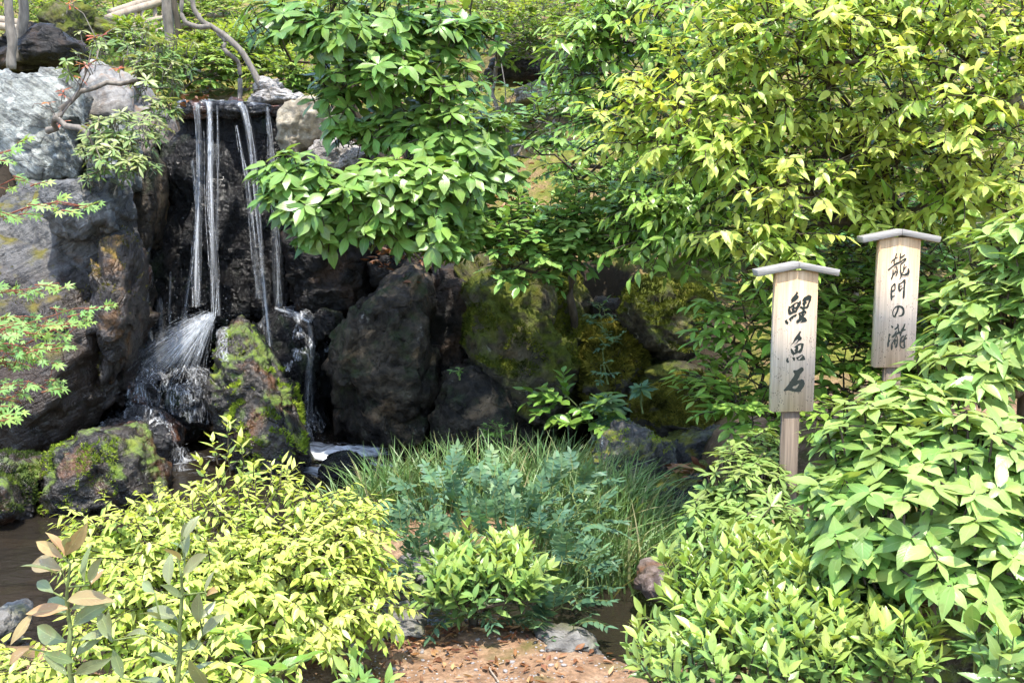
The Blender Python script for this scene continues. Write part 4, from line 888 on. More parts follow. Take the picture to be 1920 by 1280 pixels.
# evergreen oak in the middle
s = Plant(on_ground(775, 8.7), 91, 2.3)
for b in [(640, 60, 7.0, 160, 80, .5, 34), (780, 60, 7.2, 130, 90, .5, 36), (730, 150, 6.9, 120, 60, .4, 20), (600, 380, 6.3, 110, 60, .35, 28), (760, 360, 6.5, 140, 80, .4, 40), (560, 330, 6.2, 70, 50, .25, 12), (840, 280, 6.8, 90, 80, .3, 20), (800, 440, 6.4, 80, 40, .25, 12), (640, 170, 7.0, 60, 60, .3, 10), (520, 40, 7.1, 70, 50, .3, 10), (680, 430, 6.3, 90, 35, .2, 10), (880, 60, 7.2, 60, 70, .3, 10), (845, 180, 7.0, 70, 70, .3, 13), (650, 245, 7.0, 50, 35, .2, 8), (760, 250, 7.0, 90, 50, .3, 16), (520, 350, 6.2, 45, 50, .2, 9), (870, 340, 6.8, 60, 50, .3, 9), (870, 425, 6.6, 50, 40, .2, 9), (930, 330, 6.9, 45, 40, .2, 7), (850, 460, 6.5, 45, 25, .15, 6), (920, 250, 7.2, 40, 50, .2, 6), (600, 440, 6.3, 50, 25, .15, 5)]:
    s.blob(*b, 'whorl', .145, (.05, .95), 7, up=-.6, shell=.25)
s.finish('oak_tree', 'evergreen oak with large dark green leaf whorls hanging over the waterfall', 'tree', 'oak', 'l_oak', 'bark_dark', [PG((775, 255, 8.5), (735, 181, 8.1), (700, 120, 7.8), (715, 40, 7.5), (720, -60, 7.3)), PG((640, 122, 7.6), (546, 115, 7.4), (519, 62, 7.3), (440, 20, 7.3)), PG((808, 165, 8.2), (825, 90, 7.9), (835, 0, 7.6)), PG((700, 300, 7.6), (620, 360, 6.8)), PG((800, 330, 7.4), (790, 400, 6.8))], .06, rtip=.004)

# glossy camellia on the bank
s = Plant(on_ground(1075, 8.0), 101)
for b in [(1000, 430, 6.9, 110, 45, .3, 46), (1100, 430, 6.9, 110, 45, .3, 50), (990, 505, 6.6, 60, 25, .15, 18), (1050, 475, 6.7, 60, 30, .15, 16), (1060, 250, 7.8, 110, 60, .4, 40), (1160, 380, 7.2, 70, 50, .3, 26), (930, 385, 7.1, 70, 40, .25, 20), (1140, 460, 6.8, 60, 35, .2, 18), (1210, 420, 6.7, 60, 40, .2, 20), (960, 460, 6.6, 50, 25, .15, 14)]:
    s.blob(*b, 'spray', .10, (.1, .95), 7, up=-.6)
s.finish('camellia_tree', 'small glossy camellia over the huge mossy boulder', 'tree', 'round', 'l_camellia', 'bark_dark', [PG((1075, 490, 7.8), (1085, 340, 7.9), (1040, 290, 7.8)), PG((1085, 345, 7.9), (1170, 270, 7.7)), PG((1060, 480, 7.5), (1000, 460, 7.0))], .03)
s = Plant(on_ground(990, 9.3), 102)
for b in [(960, 270, 8.8, 60, 50, .4, 12), (1010, 200, 9.2, 100, 50, .4, 16), (900, 200, 9.0, 50, 50, .3, 8)]:
    s.blob(*b, 'spray', .09, (.1, .6), 6, up=-.6)
s.finish('thin_shrub', 'thin twiggy shrub on the sunny moss slope behind the oak', 'shrub', 'round', 'l_dark', 'bark_grey', [PG((950, 240, 9.1), (940, 120, 9.2)), PG((1000, 260, 9.0))], .02)

s = Plant(on_ground(1150, 9.4), 103)
for b in [(1130, 300, 8.6, 110, 60, .4, 40), (1230, 330, 8.3, 90, 60, .3, 34)]:
    s.blob(*b, 'droop', .11, (.1, .8), 8, up=-.6)
s.finish('slope_shrub', 'mid-green leafy shrub on the slope between camellia and yellow tree', 'shrub', 'lance', 'l_mid', 'bark_dark', [PG((1140, 330, 8.9))], .03)

# dark shrubs round the signs
s = Plant(on_ground(1480, 5.6), 111)
for b in [(1420, 600, 5.4, 110, 90, .35, 60), (1380, 720, 5.5, 70, 60, .25, 30), (1540, 640, 5.5, 90, 120, .35, 60), (1400, 770, 5.2, 60, 35, .2, 20), (1580, 560, 5.7, 90, 90, .3, 36), (1500, 480, 5.8, 120, 60, .3, 30)]:
    s.blob(*b, 'spray', .10, (.1, .9), 7, up=-.6)
s.finish('sign_shrub', 'deep green shrub behind the near sign', 'shrub', 'ellip', 'l_mid', 'bark_dark', [PG((1480, 700, 5.6), (1500, 560, 5.6))], .03)
s = Plant(on_ground(1720, 5.7), 112)
for b in [(1680, 560, 5.6, 120, 120, .35, 60), (1790, 540, 5.3, 80, 110, .35, 46), (1640, 700, 5.4, 110, 70, .3, 44), (1760, 700, 5.2, 90, 70, .3, 34), (1600, 800, 5.0, 70, 50, .2, 16)]:
    s.blob(*b, 'spray', .105, (.15, .95), 7, up=-.6)
s.finish('sign_shrub', 'leafy green shrub behind and right of the far sign', 'shrub', 'lance', 'l_mid', 'bark_dark', [PG((1720, 700, 5.6), (1720, 560, 5.6))], .03)

# maple branches reaching in from the left
s = Plant(on_ground(-430, 4.6), 121)
gd = [PG((-420, 640, 4.4), (-400, 420, 4.4))]
for (x0, y0, Y, n, x1, y1) in [(-80, 320, 4.3, 7, 40, 275), (-60, 400, 4.2, 13, 165, 388), (-60, 370, 4.3, 6, 50, 340), (-60, 640, 4.0, 18, 190, 575), (-60, 570, 4.1, 12, 110, 530), (-60, 690, 4.0, 14, 160, 610), (-60, 640, 3.9, 15, 110, 660), (-60, 720, 3.9, 13, 90, 730), (-60, 790, 3.9, 9, 30, 785), (-60, 600, 4.1, 13, 90, 600), (-60, 680, 4.0, 13, 70, 690), (-70, 750, 3.95, 10, 40, 755), (-60, 620, 3.95, 12, 60, 630)]:
    a = P(x0, y0, Y); b = P(x1, y1, Y - .15); gd.append([P(-300, y0 - 10, Y), P(-120, y0, Y), a, a * .5 + b * .5 + ZUP * .01, b])
    for t in np.linspace(0.05, 1, n):
        p = a + (b - a) * t + np.array([0, s.r.normal() * .05, s.r.normal() * .018])
        s.shoot(p, (b - a) + np.array([0, s.r.normal() * .4, 0]), 'maple', .061, .25 + .4 * s.r.random() + .15 * t, 3); s.tips.append((p, ZUP))
s.finish('maple_tree', 'Japanese maple with light green star leaves reaching in from the left', 'tree', 'maple', 'l_maple', 'stem_red', gd, .012, rtip=.0018)

# azalea with old orange leaves above the slab
s = Plant(P(90, 245, 7.3), 131)
for b in [(240, 250, 6.9, 80, 40, .25, 44), (215, 290, 6.8, 50, 40, .2, 26), (260, 310, 6.75, 40, 25, .15, 16), (200, 330, 6.8, 40, 20, .15, 10), (175, 285, 6.9, 25, 20, .1, 6)]:
    s.blob(*b, 'rosette', .08, (.1, .95), 7, up=-.5)
s.finish('azalea', 'azalea with rosettes of small leaves in front of the blue slab', 'shrub', 'narrow', 'l_azalea', 'bark_grey', [PG((100, 232, 7.2), (95, 205, 7.1), (78, 195, 7.1), (60, 203, 7.1)), PG((110, 225, 7.15), (150, 240, 7.0), (200, 270, 6.9))], .02)
s = Plant(P(108, 222, 7.4), 132)
for b in [(235, 80, 7.9, 80, 40, .3, 20), (300, 150, 7.6, 50, 50, .25, 26), (305, 205, 7.4, 30, 25, .15, 12), (150, 120, 7.5, 40, 20, .2, 4), (335, 110, 7.8, 40, 40, .2, 12), (280, 105, 7.7, 50, 30, .2, 10)]:
    s.blob(*b, 'rosette', .092, (.05, .9), 7, up=-.5)
s.finish('tall_azalea', 'taller azalea spreading across the grey boulder toward the waterfall lip', 'shrub', 'narrow', 'l_azalea', 'bark_grey', [PG((112, 205, 7.4), (150, 172, 7.4), (163, 150, 7.5), (160, 125, 7.5)), PG((152, 172, 7.4), (200, 155, 7.5), (260, 150, 7.5))], .018)
s = Plant(P(108, 224, 7.36), 133)
for (x, y) in [(165, 122), (178, 68), (192, 66), (120, 168), (118, 176), (92, 192), (175, 235), (168, 250), (116, 228), (222, 128), (130, 8), (135, 2), (160, 120), (150, 145)]:
    s.shoot(P(x, y, 7.3), np.array([s.r.normal(), -.5, .4]), 'rosette', .07, s.r.random(), 6); s.tips.append((P(x, y, 7.3), ZUP))
s.finish('red_azalea', 'sparse bare-twigged azalea with orange-red leaf tufts at upper left', 'shrub', 'narrow', 'l_red', 'bark_grey', [PG((150, 165, 7.35), (170, 100, 7.3))], .008, rtip=.003)

# small plants on the wall
def small(px, py, Y, label, name, spec, mat, kind, rs, style, size, nl, tint=(.2, .8), stem='stem_green', r0=.006):
    s = Plant(P(px, py, Y), rs)
    for b in spec: s.blob(*b, style, size, tint, nl, up=-.3)
    s.finish(name, label, 'plant', kind, mat, stem, [], r0, rtip=.002)
small(1110, 815, 6.75, 'young broad-leaved seedling growing at the foot of the mossy boulder', 'seedling', [(1060, 755, 6.7, 50, 25, .12, 10), (1110, 790, 6.6, 30, 25, .1, 6)], 'l_mid', 'round', 141, 'spray', .105, 6)
small(1150, 800, 6.7, 'dark rosette seedling right of the broad-leaved one', 'seedling', [(1142, 755, 6.65, 18, 14, .05, 4), (1150, 780, 6.65, 25, 16, .05, 4)], 'l_blue', 'narrow', 142, 'rosette', .12, 12)
small(1205, 775, 6.6, 'single small rosette seedling on a thin stem near the golden moss', 'seedling', [(1203, 730, 6.6, 8, 8, .03, 2)], 'l_blue', 'narrow', 143, 'rosette', .10, 14)
small(1140, 720, 7.3, 'trailing vine on the moss between two boulders', 'vine', [(1125, 600, 7.3, 22, 40, .08, 14), (1140, 640, 7.25, 25, 20, .08, 8), (1130, 700, 7.0, 20, 20, .06, 5)], 'l_blue', 'small', 144, 'spray', .05, 5)
small(935, 850, 7.0, 'tuft of tiny fern-like leaves on the low dark rock', 'fern', [(932, 812, 6.95, 18, 22, .06, 12)], 'l_mid', 'small', 145, 'spray', .045, 6)
small(520, 1275, 3.0, 'few dark green leaves under the yellow bush near the soil', 'seedling', [(500, 1250, 3.0, 50, 25, .08, 6)], 'l_mid', 'round', 146, 'spray', .085, 5)
small(670, 1320, 2.7, 'small pale tip showing at the bottom edge', 'seedling', [(690, 1290, 2.7, 25, 12, .05, 4)], 'l_front', 'ellip', 147, 'upright', .06, 6)
small(1860, 1320, 2.3, 'dark leafy seedling at the lower right corner', 'seedling', [(1850, 1240, 2.4, 60, 40, .1, 7), (1900, 1180, 2.4, 30, 30, .1, 4)], 'l_dark', 'ellip', 148, 'whorl', .09, 5)
small(1900, 1330, 2.1, 'bright leafy sprig rising from the bottom right corner', 'seedling', [(1890, 1275, 2.1, 60, 20, .06, 6)], 'l_front', 'ellip', 149, 'upright', .085, 6)
small(862, 712, 7.32, 'tiny weed sprouting on top of the low dark rock', 'seedling', [(863, 694, 7.3, 12, 8, .03, 3)], 'l_mid', 'small', 150, 'spray', .05, 4)

# background shrubs on the hill
def backshrub(px, py, Y, rx, ry, label, n, rs, mat='l_back', tint=(.1, .9), size=.11, kind='small', style='spray', name='background_shrub', nl=7, nmax=0):
    s = Plant(on_ground(px, Y), rs); s.blob(px, py, Y, rx, ry, rx * mpp(Y) * .6, n, style, size, tint, nl, up=-.7, front=.55, shell=.3)
    s.finish(name, label, 'shrub', kind, mat, 'bark_grey', [PG((px, py + ry * .6, Y))], .025, nmax=nmax, group='shrubs on the hillside')
for k, a in enumerate([
    (30, 60, 13.5, 80, 60, 'sunny yellow-green shrub behind the left wooden rail', 110), (120, 10, 14.5, 100, 40, 'leafy shrub above the flat mossy rock', 110),
    (270, 40, 13.9, 70, 45, 'bright shrub growing through the wooden rails', 120), (190, 10, 15.5, 120, 50, 'shrub behind the upper end of the wooden rails', 120),
    (390, 40, 12.5, 80, 60, 'shrub behind the thin grey trunks', 130), (360, 130, 10.2, 70, 40, 'low shrub at the head of the little stream', 110),
    (470, 110, 11.0, 80, 50, 'light green shrub behind the twisted bare trunk', 140), (560, 150, 10.0, 70, 40, 'fine-leaved shrub behind the beige block', 110),
    (640, 60, 12.5, 100, 70, 'shrub glimpsed through the oak crown', 120), (930, 60, 12.0, 90, 70, 'twiggy sunlit shrub right of the oak crown', 130),
    (1040, 70, 11.5, 90, 70, 'twiggy shrub above the dark overhang of rock', 130), (1100, 10, 13.0, 150, 60, 'dense shrub at the top between oak and yellow tree', 160),
    (460, 0, 15.5, 160, 60, 'distant shrub at the top edge left of the oak', 150), (1230, 230, 9.0, 100, 70, 'shadowed shrub behind the green leaf curtains', 110),
    (830, 10, 15.0, 180, 60, 'distant shrub at the top edge behind the oak', 140), (1350, 50, 10.0, 180, 120, 'dark shrub behind the yellow tree, nearer the middle', 150), (1750, 150, 9.0, 260, 200, 'dark shrub behind the yellow tree at far right', 260), (1600, 420, 8.0, 220, 120, 'dark undergrowth shrub behind the two signs', 200), (1360, 340, 8.5, 90, 70, 'low dark shrub on the slope below the yellow tree', 110), (790, 215, 10.0, 110, 60, 'light green shrub behind the oak trunk', 130), (680, 230, 9.6, 60, 40, 'small shrub left of the oak trunk', 60), (270, 78, 11.2, 70, 28, 'low shrub in front of the wooden rails', 70), (400, 95, 10.6, 70, 40, 'leafy shrub under the twisted bare trunk', 80)]):
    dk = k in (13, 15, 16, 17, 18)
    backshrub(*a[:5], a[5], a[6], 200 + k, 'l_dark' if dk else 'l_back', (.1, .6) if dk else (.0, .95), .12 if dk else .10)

# bare grey trunks at the top left
def trunk(label, pts, r0, r1, name='bare_trunk', mat='bark_grey'):
    mb = MB(); A = np.array([P(*q) for q in pts])
    t = np.linspace(0, len(A) - 1, len(A) * 5); idx = np.arange(len(A))
    B = np.stack([np.interp(t, idx, A[:, k]) for k in range(3)], 1)
    B[1:-1] = (B[:-2] + B[1:-1] * 2 + B[2:]) / 4; B += .012 * np.stack([noise3(B * 5 + k * 7) for k in range(3)], 1)
    mb.tube(B, np.linspace(r0, r1, len(B)) * (1 + .15 * noise3(B * 9)), 9)
    o = mb.build(name, M[mat], None, A[0], sub=A[0]); return tag(o, label, 'tree trunk')
trunk('twisted bare grey trunk leaning over the waterfall lip', [(490, 165, 9.0), (475, 132, 9.0), (450, 92, 9.0), (420, 65, 9.0), (395, 48, 9.0), (378, 40, 9.0), (362, 18, 9.0), (355, -40, 9.0), (330, -180, 9.0), (345, -330, 9.0)], .027, .017)
trunk('bent bare stem crossing under the twisted trunk', [(450, 200, 9.1), (452, 170, 9.1), (448, 118, 9.1), (425, 100, 9.0), (418, 92, 9.0), (424, 78, 9.0), (408, 62, 9.0)], .022, .014)
trunk('straight grey trunk nearest the wooden rails', [(322, 120, 10.5), (320, 80, 10.5), (316, 40, 10.5), (309, -60, 10.5), (312, -260, 10.5), (300, -420, 10.5)], .055, .045)
trunk('thin dark trunk just right of the straight grey one', [(338, 120, 10.4), (336, 60, 10.4), (328, 20, 10.4), (322, -50, 10.4), (330, -250, 10.4), (326, -400, 10.4)], .03, .025, mat='bark_dark')
trunk('pale thin stem between bare trunks, hooked at its foot', [(395, 48, 8.95), (372, 50, 8.95), (350, 44, 8.95), (342, 28, 8.95), (340, -50, 8.95), (352, -200, 8.95)], .022, .016)
trunk('slim grey trunk at the left picture edge', [(22, 130, 9.2), (23, 80, 9.2), (18, 40, 9.2), (14, -60, 9.2), (20, -260, 9.2), (12, -420, 9.2)], .04, .035)
trunk('second slim trunk leaning beside the dark rock', [(32, 115, 9.5), (38, 70, 9.5), (45, 30, 9.5), (40, -60, 9.5), (52, -260, 9.5), (48, -420, 9.5)], .045, .035)
trunk('bare branch lying on the moss slope under the yellow tree', [(1320, 290, 8.6), (1345, 283, 8.5), (1400, 290, 8.4), (1420, 292, 8.4)], .04, .05)
trunk('horizontal grey limb at the far right', [(1960, 195, 5.0), (1900, 188, 5.0), (1860, 186, 5.1), (1820, 205, 5.2)], .04, .03)
for k, (x0, y0, x1, y1) in enumerate([(905, 400, 960, 345), (1050, 350, 1035, 310)]):
    pass

# ------------------------------------------------------------------ grass
def grass(name, label, spots, mat='l_grass', seed=1, cat=None):
    r_ = np.random.default_rng(seed); Vs, Ts, Us, tt = [], [], [], []; off = 0; nseg = 6
    for (px, Y, sx, sY, n, Ln, lean) in spots:
        c = P(px, 640, Y); xs = c[0] + r_.normal(size=n) * sx; ys = Y + r_.normal(size=n) * sY; zs = np.maximum(height(xs, ys), WATER - .06)
        for x, y, z in zip(xs, ys, zs):
            L = Ln * r_.uniform(.5, 1.12); az = r_.uniform(0, 6.283); ln = r_.uniform(.15, 1.0)
            h = np.array([math.cos(az), math.sin(az), 0]) * ln + np.array([lean, -.06, 0])
            t = np.linspace(0, 1, nseg); tilt = .25 * t + .75 * t * t
            pts = np.array([x, y, z]) + ZUP * (L * (t - .28 * np.linalg.norm(h) * t * t * 1.1))[:, None] + h * (L * tilt * .8)[:, None]
            sd_ = nrmz(np.cross(h, ZUP) + r_.normal(size=3) * .4); wd = r_.uniform(.003, .0068) * np.array([.8, 1, 1, .85, .55, .05])
            V = np.stack([pts - sd_ * wd[:, None], pts + sd_ * wd[:, None]], 1).reshape(-1, 3)
            k = np.arange(nseg - 1) * 2; T = np.concatenate([np.stack([k, k + 1, k + 3], 1), np.stack([k, k + 3, k + 2], 1)])
            Vs.append(V); Ts.append(T + off); off += len(V); Us.append(np.stack([np.tile([0.1, .9], nseg), np.repeat(t, 2)], 1))
            b = np.clip(r_.normal(.38, .16) + (.5 if r_.random() < .07 else 0), .02, .98); tt.append(np.repeat(np.clip(b + .12 * (t > .85), 0, 1), 2))
    o = link(name, mesh_np(name, np.concatenate(Vs), np.concatenate(Ts), np.concatenate(Us), np.concatenate(tt), mat=M[mat])); o.color = (0, 0, 0, 1)
    tag(o, label, cat or 'grass', kind='stuff'); return o
grass('grass', 'tall green grass growing along the pond in the middle', [(700, 5.7, .12, .12, 300, .42, -.05), (780, 5.8, .14, .15, 420, .45, 0), (880, 5.9, .15, .12, 380, .46, 0), (980, 5.9, .15, .15, 400, .46, .05), (1080, 5.7, .15, .18, 450, .46, .1), (1160, 5.4, .14, .2, 560, .45, .2), (1220, 5.3, .10, .2, 500, .42, .25), (1140, 4.95, .14, .12, 420, .38, .15), (1050, 5.1, .15, .15, 300, .4, .1), (660, 5.6, .08, .1, 160, .36, -.1)], seed=2)
grass('grass', 'separate tuft of grass against the dark rocks behind', [(1045, 6.7, .09, .06, 170, .42, .05)], seed=3)

# ------------------------------------------------------------------ waterfall
def fall_mat(name, white, amt, lo=.40, hi=.62, sc_=(26, 26, 2.2), rough=.12):
    t = NT(name); v = t.n('TexCoord').outputs['Object']
    st = t.noise(t.mapping(v, sc_), 2.0, 5, .6, .3)
    a = t.math('MULTIPLY', t.mapr(st, lo, hi), amt)
    b = t.bsdf((white, white * 1.03, white * 1.06), rough, .8, t.bump(st, .6, .01))
    tr = t.n('BsdfTransparent'); mx = t.n('MixShader'); t.l(a, mx.inputs[0]); t.l(tr.outputs[0], mx.inputs[1]); t.l(b, mx.inputs[2])
    return t.done(mx.outputs[0])
M['fall'] = fall_mat('falling_water', .85, .40, .36, .68, (46, 46, 1.1))
M['fall_thin'] = fall_mat('falling_water_thin', .8, .26, .36, .68, (46, 46, 1.1))
M['spray'] = fall_mat('spray_water', .88, .45, .36, .6, (14, 14, 14), .2)
def sheet_mat(amt=.62, name='water_sheet', cross=13.0, along=.55, fade=False):
    t = NT(name); uv = t.n('UVMap').outputs[0]; sx = t.n('SeparateXYZ'); t.l(uv, sx.inputs[0])
    st = t.noise(t.mapping(uv, (cross, along, 1)), 2.0, 5, .6, .15); ed = t.mapr(t.math('ABSOLUTE', t.math('SUBTRACT', sx.outputs[0], .5)), .5, .05)
    a = t.math('MULTIPLY', t.math('MULTIPLY', t.mapr(st, .46, .66), ed), amt)
    if fade: a = t.math('MULTIPLY', a, t.n('Attribute', attribute_type='GEOMETRY', attribute_name='tint').outputs['Fac'])
    b = t.bsdf((.8, .83, .86), .15, .8, t.bump(st, .5, .01)); tr = t.n('BsdfTransparent'); mx = t.n('MixShader')
    t.l(a, mx.inputs[0]); t.l(tr.outputs[0], mx.inputs[1]); t.l(b, mx.inputs[2]); return t.done(mx.outputs[0])
M['sheet'] = sheet_mat(); M['sheet_thin'] = sheet_mat(.26, 'water_sheet_thin'); M['veil'] = sheet_mat(.55, 'water_veil', 34.0, .5, True)
M['film'] = fall_mat('water_film', .88, .52, .45, .74, (34, 34, 4), .1)
fall_root = link('waterfall', None, None, P(440, 860, 7.8)); tag(fall_root, 'thin white streams of falling water over the black rock face', 'waterfall')
fl = np.array(fall_root.location); fr_ = np.random.default_rng(77)
def spline(A, n):
    A = np.asarray(A, float); t = np.linspace(0, len(A) - 1, n); i = np.clip(t.astype(int), 0, len(A) - 2); f = (t - i)[:, None]
    p0 = A[np.clip(i - 1, 0, len(A) - 1)]; p1 = A[i]; p2 = A[i + 1]; p3 = A[np.clip(i + 2, 0, len(A) - 1)]
    return .5 * (2 * p1 + (p2 - p0) * f + (2 * p0 - 5 * p1 + 4 * p2 - p3) * f ** 2 + (3 * p1 - p0 - 3 * p2 + p3) * f ** 3)
def stream(pts, width, n, r=(.002, .005), mat='fall', spread=1.0, name='stream'):
    """a bundle of thin ropes of water"""
    mb = MB()
    for k in range(int(n * 1.5)):
        ox = fr_.normal() * .36; t0 = 0 if k < n * .12 else fr_.uniform(-.1, .9); t1 = t0 + fr_.uniform(.12, .5)
        m = 40
        A = spline([P(*q) for q in pts], m); tt = np.linspace(0, 1, m); w_ = np.interp(tt, np.linspace(0, 1, len(width)), width) * mpp(8)
        A = A + np.stack([(ox + 1.1 * tt ** .5 * noise3(np.stack([tt * 3.1, tt * 0 + k * 3.3, tt * 0], 1))) * w_ + .003 * noise3(np.stack([tt * 11, tt * 0 + k * 3.3, tt * 0 + 5], 1)), fr_.normal() * .012 + tt * 0, tt * 0], 1)
        sel = (tt >= t0) & (tt <= t1)
        if sel.sum() < 4: continue
        A = A[sel]; rr = fr_.uniform(r[0] * .55, r[1] * .72) * (1 + .25 * noise3(np.stack([tt[sel] * 22, tt[sel] * 0 + k * 5.1, tt[sel] * 0], 1))); rr[0] *= .4; rr[-1] *= .4
        mb.tube(A, np.maximum(rr, .0006), 5, True)
    # the smooth sheet between the ropes
    m, na = 40, 7; A = spline([P(*q) for q in pts], m); tt = np.linspace(0, 1, m); w_ = np.interp(tt, np.linspace(0, 1, len(width)), width) * mpp(8) * 1.35 * (1 + .3 * noise3(np.stack([tt * 4, tt * 0 + len(fall_root.children) * 2.7, tt * 0], 1))) + .004
    ua = np.linspace(0, 1, na); V = []; UV = []
    for i in range(m):
        for u in ua:
            V.append(A[i] + np.array([(u - .5) * w_[i], -.35 * w_[i] * math.sin(math.pi * u) + .02, 0])); UV.append((u, tt[i] * 2.0 + len(fall_root.children) * 3.1))
    i = (np.arange(m - 1)[:, None] * na + np.arange(na - 1)[None]).ravel()
    mb.add(V, np.concatenate([np.stack([i, i + 1, i + na + 1], 1), np.stack([i, i + na + 1, i + na], 1)]), UV)
    V0 = sum(len(v) for v in mb.V[:-1])
    me = mesh_np(name, np.concatenate(mb.V) - fl, np.concatenate(mb.T), np.concatenate(mb.UV), mat=M[mat]); me.materials.append(M['sheet' if mat == 'fall' else 'sheet_thin'])
    nt_ = sum(len(t) for t in mb.T[:-1]); mi = np.zeros(len(me.polygons), np.int32); mi[nt_:] = 1; me.polygons.foreach_set('material_index', mi)
    link(name, me, fall_root)
stream([(366, 192, 8.22), (370, 215, 8.16), (373, 330, 8.05), (369, 480, 7.8), (366, 575, 7.6)], (6, 8, 11, 14), 10, (.0009, .0028))
stream([(388, 190, 8.22), (392, 215, 8.14), (394, 330, 7.95), (399, 480, 7.65), (404, 592, 7.42)], (11, 8, 9, 12, 12), 12, (.001, .0034))
stream([(406, 198, 8.22), (408, 300, 8.1), (406, 470, 7.9)], (3, 4, 5), 4, (.0015, .0025), 'fall_thin')
stream([(360, 300, 8.1), (368, 390, 8.0), (362, 470, 7.9), (343, 600, 7.7)], (4, 6, 8), 7, (.001, .0028), 'fall_thin')
stream([(447, 196, 8.2), (456, 204, 8.12), (470, 270, 7.98), (482, 390, 7.8), (493, 520, 7.62), (502, 620, 7.5), (511, 700, 7.42)], (16, 12, 9, 7, 6, 7), 9, (.001, .003))
stream([(443, 235, 8.1), (453, 290, 8.0), (465, 350, 7.9), (478, 480, 7.75), (486, 560, 7.7)], (3, 6, 9, 10), 12, (.001, .003), 'fall_thin')
stream([(500, 200, 8.2), (505, 250, 8.15), (512, 330, 8.05), (517, 450, 7.98), (522, 575, 7.9)], (4, 6, 9, 14, 16), 14, (.0012, .0032), 'fall_thin')
stream([(287, 350, 8.2), (284, 440, 8.15), (273, 500, 8.1), (275, 570, 8.05), (284, 640, 8.0)], (3, 4, 8, 6, 4), 9, (.0012, .003), 'fall_thin')
stream([(319, 510, 8.1), (318, 590, 8.0), (320, 640, 7.95)], (2, 3, 3), 4, (.001, .0025), 'fall_thin')
stream([(300, 560, 8.1), (300, 650, 8.0)], (8, 10), 6, (.0008, .0015), 'fall_thin')
stream([(576, 600, 7.78), (584, 640, 7.75), (580, 700, 7.72), (574, 810, 7.7), (573, 845, 7.68)], (4, 10, 16, 18), 12, (.001, .0028), 'fall_thin')
stream([(520, 578, 7.85), (545, 586, 7.82), (565, 594, 7.8), (578, 604, 7.78)], (14, 20, 8), 22, (.0012, .003), 'fall')
stream([(336, 838, 7.0), (337, 870, 6.95), (338, 892, 6.92)], (18, 24, 24), 12, (.0015, .004), 'fall_thin')
# the fan thrown off the pointed rock
mb = MB(); mb2 = MB()
for k in range(620):
    s0 = np.array([407 - 22 * fr_.random(), 584 + 16 * fr_.random(), 7.36])
    a = fr_.beta(2.0, 1.3); v = fr_.normal()
    e = np.array([195 + 172 * a + fr_.normal() * 12, 686 + 28 * a + 20 * v, 7.15 + .35 * fr_.random() - .1 * a])
    tt = np.linspace(0, 1, 26); q = s0 + (e - s0) * tt[:, None]; q[:, 1] -= (4 + 20 * (1 - a)) * np.sin(math.pi * tt ** .75) * (.0 + 1.1 * fr_.random()); q[:, 0] += 2.5 * fr_.normal() * np.sin(math.pi * tt)
    A = np.array([P(*z) for z in q]); i0 = int(26 * fr_.random() ** 1.3 * .85); i1 = min(26, i0 + 3 + int(fr_.integers(0, 6)))
    if i1 - i0 < 3: i0 = i1 - 3
    (mb if k % 2 else mb2).tube(A[i0:i1], np.linspace(.0013, .0005, 26)[i0:i1] * fr_.uniform(.4, 1.3), 4, False)
mb.build('splash_fan', M['spray'], fall_root, sub=fl); mb2.build('splash_fan', M['fall_thin'], fall_root, sub=fl)
# soft veils of water between the threads of the fan
for lay in range(3):
    nu, nv = 40, 14; V = []; UV = []; fd = []
    for i in range(nu):
        a = i / (nu - 1); e = np.array([205 + 172 * a, 690 + 26 * a + 8 * math.sin(i * 1.7 + lay), 7.3 - .1 * a + .07 * lay])
        for j in range(nv):
            t_ = j / (nv - 1); q = np.array([406, 587, 7.36]) + (e - np.array([406, 587, 7.36])) * t_; q[1] -= (3 + 16 * (1 - a)) * (.5 + .3 * lay) * math.sin(math.pi * t_ ** .75)
            V.append(P(*q)); UV.append((.02 + .96 * a, t_ * .8 + lay * 3.3)); fd.append(float(1 - sstep(.45 + .12 * math.sin(i * 2.3 + lay), 1.0, t_)))
    i = (np.arange(nu - 1)[:, None] * nv + np.arange(nv - 1)[None]).ravel()
    link('splash_veil', mesh_np('splash_veil', np.array(V) - fl, np.concatenate([np.stack([i, i + nv, i + nv + 1], 1), np.stack([i, i + nv + 1, i + 1], 1)]), UV, tint=np.array(fd), mat=M['veil']), fall_root)
# drops
bs = bmesh.new(); bmesh.ops.create_icosphere(bs, subdivisions=1, radius=1); DV = np.array([v.co[:] for v in bs.verts]); DT = np.array([[v.index for v in f.verts] for f in bs.faces]); bs.free()
pos = []
for (x, y, Y, sx, sy, n) in [(300, 640, 7.5, 55, 45, 420), (390, 590, 7.4, 30, 20, 160), (380, 470, 7.7, 28, 90, 200), (540, 580, 7.8, 30, 16, 90), (575, 830, 7.6, 22, 16, 160), (320, 700, 7.3, 60, 20, 240), (505, 690, 7.45, 10, 20, 60), (330, 850, 7.0, 30, 12, 70)]:
    for _ in range(n): pos.append((P(x + fr_.normal() * sx, y + fr_.normal() * sy, Y + fr_.normal() * .08), fr_.uniform(.0006, .0019)))
V = np.concatenate([p + DV * r_ * np.array([1, 1, 1.6]) for p, r_ in pos]); T = np.concatenate([DT + k * len(DV) for k in range(len(pos))])
o = link('drops', mesh_np('drops', V - fl, T, mat=M['spray']), fall_root); o['kind'] = 'stuff'
